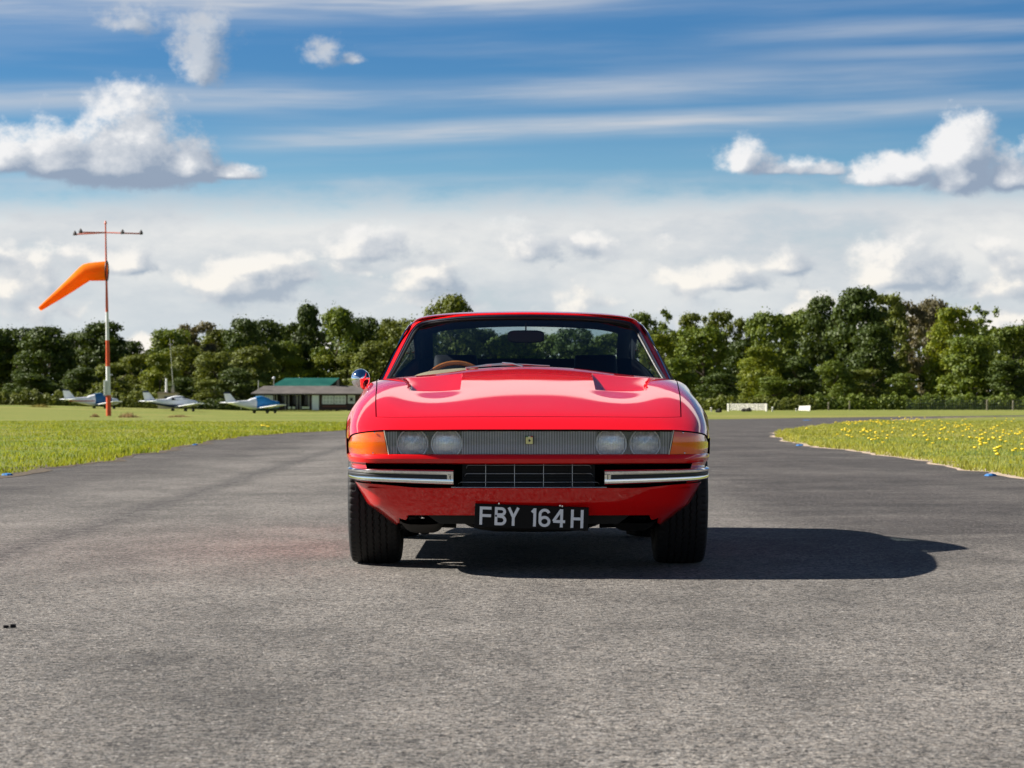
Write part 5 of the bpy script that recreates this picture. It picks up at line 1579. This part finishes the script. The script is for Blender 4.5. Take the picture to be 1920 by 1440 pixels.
T_ = [  # px, top row, half width px, distance, leaf kind, shape, label
 (-22, 618, 62, 345, 'dark', 'round', 'dark tree at the very left edge of the wood'),
 (38, 616, 60, 352, 'dark', 'round', 'dark rounded tree, second from the left picture edge'),
 (84, 614, 55, 338, 'dark', 'round', 'tall dark tree left of the windsock tip'),
 (138, 624, 48, 350, 'dark', 'round', 'dark tree between the two tallest trees left of the mast'),
 (192, 606, 56, 344, 'dark', 'round', 'tall dark tree directly behind the windsock mast'),
 (240, 640, 44, 352, 'dark', 'bush', 'lower dark tree sloping down right of the mast'),
 (216, 680, 52, 318, 'olive', 'bush', 'olive bush at the foot of the wood right of the mast'),
 (150, 690, 50, 322, 'dark', 'bush', 'dark bush at the foot of the wood left of the mast'),
 (262, 664, 46, 330, 'olive', 'bush', 'olive sloping bush between the mast and the radio aerial'),
 (318, 617, 46, 352, 'mid', 'round', 'green tree above the control cabin'),
 (300, 664, 38, 322, 'yellow', 'bush', 'yellowing bush just left of the radio aerial'),
 (372, 604, 48, 358, 'brown', 'airy', 'thin brownish tree with visible branches left of the hut'),
 (350, 648, 48, 335, 'olive', 'round', 'olive tree behind the middle aircraft'),
 (405, 660, 46, 328, 'olive', 'round', 'olive tree right of the radio aerial'),
 (412, 618, 38, 362, 'olive', 'round', 'olive tree behind the brownish one'),
 (452, 598, 45, 350, 'dark', 'round', 'dark green tree left of the pointed conifer'),
 (438, 690, 44, 318, 'dark', 'bush', 'dark bush above the tail of the blue covered aircraft'),
 (502, 600, 42, 356, 'dark', 'round', 'dark green tree above the left end of the hut'),
 (474, 650, 42, 334, 'olive', 'round', 'olive tree above the blue covered aircraft'),
 (530, 640, 42, 352, 'mid', 'round', 'bright green tree leaning over the green roofed shed'),
 (576, 572, 40, 358, 'dark', 'cone', 'tall pointed dark tree above the green roofed shed'),
 (552, 606, 34, 360, 'dark', 'round', 'dark tree left of the pointed one'),
 (632, 577, 46, 352, 'mid', 'round', 'tall bright green tree right of the pointed dark one'),
 (548, 668, 40, 348, 'yellow', 'bush', 'yellow-green bush just behind the left of the green roof'),
 (606, 666, 36, 350, 'yellow', 'bush', 'yellow-green bush behind the middle of the green roof'),
 (654, 664, 42, 349, 'olive', 'bush', 'olive bush behind the right of the green roof'),
 (484, 712, 30, 326, 'mid', 'bush', 'small green bush at the left end of the low hut'),
 (688, 596, 42, 356, 'dark', 'round', 'dark tree above the chrome door mirror'),
 (706, 640, 46, 332, 'olive', 'round', 'olive tree directly behind the chrome door mirror'),
 (742, 598, 42, 350, 'olive', 'round', 'olive tree left of the windscreen pillar'),
 (786, 600, 42, 344, 'olive', 'round', 'olive tree against the left roof corner of the car'),
 (848, 554, 50, 348, 'olive', 'round', 'tallest olive tree rising above the left of the car roof'),
 (905, 618, 52, 356, 'dark', 'round', 'tree seen through the rear window, left part'),
 (960, 626, 50, 350, 'mid', 'round', 'tree seen through the rear window left of the mirror'),
 (1020, 624, 50, 356, 'mid', 'round', 'tree seen through the rear window right of the mirror'),
 (1082, 616, 50, 350, 'dark', 'round', 'dark tree seen through the rear window, right part'),
 (1140, 626, 46, 356, 'mid', 'round', 'tree seen through the right end of the rear window'),
 (760, 690, 46, 320, 'dark', 'bush', 'dark bush low behind the left windscreen pillar'),
 (880, 680, 60, 330, 'olive', 'bush', 'low bush seen through the car cabin, left part'),
 (1010, 684, 60, 330, 'mid', 'bush', 'low bush seen through the middle of the car cabin'),
 (1110, 680, 60, 330, 'dark', 'bush', 'low bush seen through the car cabin, right part'),
 (1205, 586, 36, 368, 'mid', 'airy', 'thin pale green tree touching the right roof corner'),
 (1252, 578, 34, 372, 'mid', 'airy', 'thin pale green tree, second right of the car roof'),
 (1302, 588, 34, 370, 'olive', 'airy', 'thin olive tree, third right of the car roof'),
 (1352, 584, 36, 368, 'olive', 'airy', 'thin olive tree before the gap in the wood'),
 (1400, 598, 32, 366, 'olive', 'airy', 'thin olive tree in the dip left of the big oak'),
 (1236, 628, 42, 336, 'yellow', 'round', 'bright yellow-green tree right beside the car windscreen'),
 (1318, 612, 56, 330, 'mid', 'round', 'broad bright green tree left of the big oak'),
 (1268, 672, 46, 312, 'mid', 'bush', 'green bush just right of the car fender'),
 (1384, 640, 40, 345, 'dark', 'round', 'dark tree in the gap behind the white gate'),
 (1444, 586, 50, 338, 'mid', 'round', 'green tree rising left of the tallest oak'),
 (1428, 652, 42, 314, 'yellow', 'round', 'yellow-green tree standing above the white gate'),
 (1508, 580, 44, 346, 'mid', 'round', 'green tree with pointed top right of the yellowish one'),
 (1545, 556, 42, 342, 'dark', 'round', 'dark tree with a spire left of the tallest oak'),
 (1608, 542, 58, 334, 'dark', 'round', 'tallest dark oak of the right hand wood'),
 (1664, 552, 44, 344, 'olive', 'airy', 'olive tree with bare twigs right of the tallest oak'),
 (1640, 610, 50, 326, 'dark', 'round', 'dark tree in front of the tallest oak'),
 (1706, 566, 44, 352, 'brown', 'airy', 'brownish thin tree right of the tallest oak'),
 (1752, 562, 40, 356, 'brown', 'round', 'brown rounded tree behind the yellow-green oak'),
 (1788, 578, 52, 324, 'yellow', 'round', 'broad yellow-green oak with a round crown'),
 (1852, 570, 46, 336, 'mid', 'airy', 'green tree with thin top twigs near the right edge'),
 (1822, 630, 56, 318, 'mid', 'round', 'green tree in front of the yellow-green oak'),
 (1900, 610, 46, 330, 'mid', 'round', 'green tree at the right picture edge'),
 (1950, 596, 46, 336, 'olive', 'round', 'olive tree partly cut by the right picture edge'),
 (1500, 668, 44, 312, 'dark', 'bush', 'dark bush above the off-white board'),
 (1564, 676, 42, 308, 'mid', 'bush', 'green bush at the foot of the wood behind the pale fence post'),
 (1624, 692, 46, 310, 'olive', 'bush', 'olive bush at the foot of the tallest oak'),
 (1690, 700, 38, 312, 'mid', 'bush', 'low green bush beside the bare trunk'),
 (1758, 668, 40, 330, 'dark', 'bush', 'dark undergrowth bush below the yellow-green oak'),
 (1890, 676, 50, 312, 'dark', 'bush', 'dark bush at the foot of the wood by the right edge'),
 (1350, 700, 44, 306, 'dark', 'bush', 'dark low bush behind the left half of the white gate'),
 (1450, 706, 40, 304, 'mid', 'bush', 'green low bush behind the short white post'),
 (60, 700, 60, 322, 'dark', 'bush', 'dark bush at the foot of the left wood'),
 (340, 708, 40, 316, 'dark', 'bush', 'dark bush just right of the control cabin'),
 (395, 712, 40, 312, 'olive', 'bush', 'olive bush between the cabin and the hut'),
]
for i, (px_, top, hw, Y, kind, shape, lab) in enumerate(T_):
    k = hgt(1, Y); x = at(px_, HOR, Y).x; zg = float(ground_z(x, Y)); Ht = at(0, top, Y).z - zg
    me = variant(kind, shape, i % (2 if kind in ('dark', 'mid', 'olive') else 1))
    t = empty('bush' if shape == 'bush' else 'tree', (x, Y, zg), (i * 2.399) % 6.28, label=lab, cat='bush' if shape == 'bush' else 'tree', group='trees of the wood behind the airfield')
    c = bpy.data.objects.new('crown', me); COL.objects.link(c); c.parent = t; s = hw * k / 4.0 * 1.08; c.scale = (s, s, Ht / 12.0)
    tr = bpy.data.objects.new('trunk', TRUNKS[i % 3]); COL.objects.link(tr); tr.parent = t; tr.scale = (s, s, Ht / 13.5)

def hedge(name, pA, pB, YA, YB, rowt, kind, lab, n, depth=3.5, bumps=1.0, seed=1):
    rg = np.random.default_rng(seed)
    u = rg.uniform(0, 1, n); Y = YA + (YB - YA) * u + rg.uniform(0, depth, n); px_ = pA + (pB - pA) * u
    x = (px_ - 960) / FPX * Y
    topz = CAM_H + (HOR - rowt) / FPX * YA
    zg = ground_z(x, Y)
    tb = topz * (.86 + .14 * np.sin(px_ * .09 + seed) * bumps + .09 * np.sin(px_ * .31 + 2 * seed) * bumps)
    dep = (Y - (YA + (YB - YA) * u)) / depth
    prof = np.sqrt(np.clip(1 - (np.abs(dep - .5) * 2) ** 4, .02, 1))
    w = rg.uniform(0, 1, n) ** .7
    C = np.c_[x, Y, zg + w * (tb - zg) * prof]
    N_ = np.c_[np.zeros(n), -np.ones(n) * .6, .6 * np.ones(n)]
    me = quads_mesh(name, leaf_quads(C, N_, .16, rg), LF[kind]); o = bpy.data.objects.new(name, me); COL.objects.link(o)
    tag(o, lab, 'hedge')
hedge('hedge', -40, 300, 300, 296, 730, 'olive', 'long low dark hedge behind the leftmost aircraft', 16000, seed=3)
hedge('hedge', 1255, 1530, 276, 272, 742, 'olive', 'low hedge behind the white gate and the board', 12000, seed=5)
hedge('hedge', 1500, 1960, 290, 286, 738, 'mid', 'long low hedge below the tallest oak and behind the wire fence', 18000, seed=8)
hedge('hedge', 250, 520, 305, 303, 748, 'dark', 'low dark scrub between the cabin and the hut', 9000, seed=9)
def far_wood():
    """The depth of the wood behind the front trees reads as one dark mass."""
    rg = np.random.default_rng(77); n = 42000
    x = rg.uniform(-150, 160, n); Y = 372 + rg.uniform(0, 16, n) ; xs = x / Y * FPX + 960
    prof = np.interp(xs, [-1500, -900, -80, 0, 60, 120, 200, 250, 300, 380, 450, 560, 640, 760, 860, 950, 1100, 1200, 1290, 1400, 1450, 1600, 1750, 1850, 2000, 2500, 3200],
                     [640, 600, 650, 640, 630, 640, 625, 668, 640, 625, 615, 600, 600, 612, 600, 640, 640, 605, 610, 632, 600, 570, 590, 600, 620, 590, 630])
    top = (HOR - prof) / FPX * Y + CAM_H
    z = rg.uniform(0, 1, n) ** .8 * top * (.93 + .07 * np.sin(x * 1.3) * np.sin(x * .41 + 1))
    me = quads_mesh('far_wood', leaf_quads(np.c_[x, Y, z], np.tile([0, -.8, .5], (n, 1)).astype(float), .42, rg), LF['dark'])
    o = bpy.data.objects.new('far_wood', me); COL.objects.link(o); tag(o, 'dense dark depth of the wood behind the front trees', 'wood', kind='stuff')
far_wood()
# dry straw tufts and dark weeds on the left grass
def tuft(px_, row, Y, w, h, m, lab):
    rg = np.random.default_rng(int(px_)); n = 260; x = at(px_, HOR, Y).x
    P = np.c_[rg.normal(0, w, n), rg.normal(0, w * .5, n), np.zeros(n) - .02]
    o = blades_mesh('straw_tuft', P, h * rg.uniform(.4, 1., n) * np.exp(-(P[:, 0] / (w * 1.4)) ** 2), .03, m, int(px_)); o.location = (x, Y, float(ground_z(x, Y))); tag(o, lab, 'straw tuft')
M_STRAW = mat('dry_straw', (.40, .27, .12), .9)
tuft(241, 783, 158, .45, .45, M_STRAW, 'brown dry grass tuft right of the windsock mast foot')
tuft(178, 782, 160, .2, .3, M_STRAW, 'small brown dry tuft just left of the windsock mast foot')
tuft(335, 785, 150, .5, .2, M_STRAW, 'low brown dry tuft below the middle aircraft')
tuft(75, 763, 262, .8, .5, mat('yellow_scrub', (.26, .20, .03), .9), 'yellowish tuft before the left hedge')
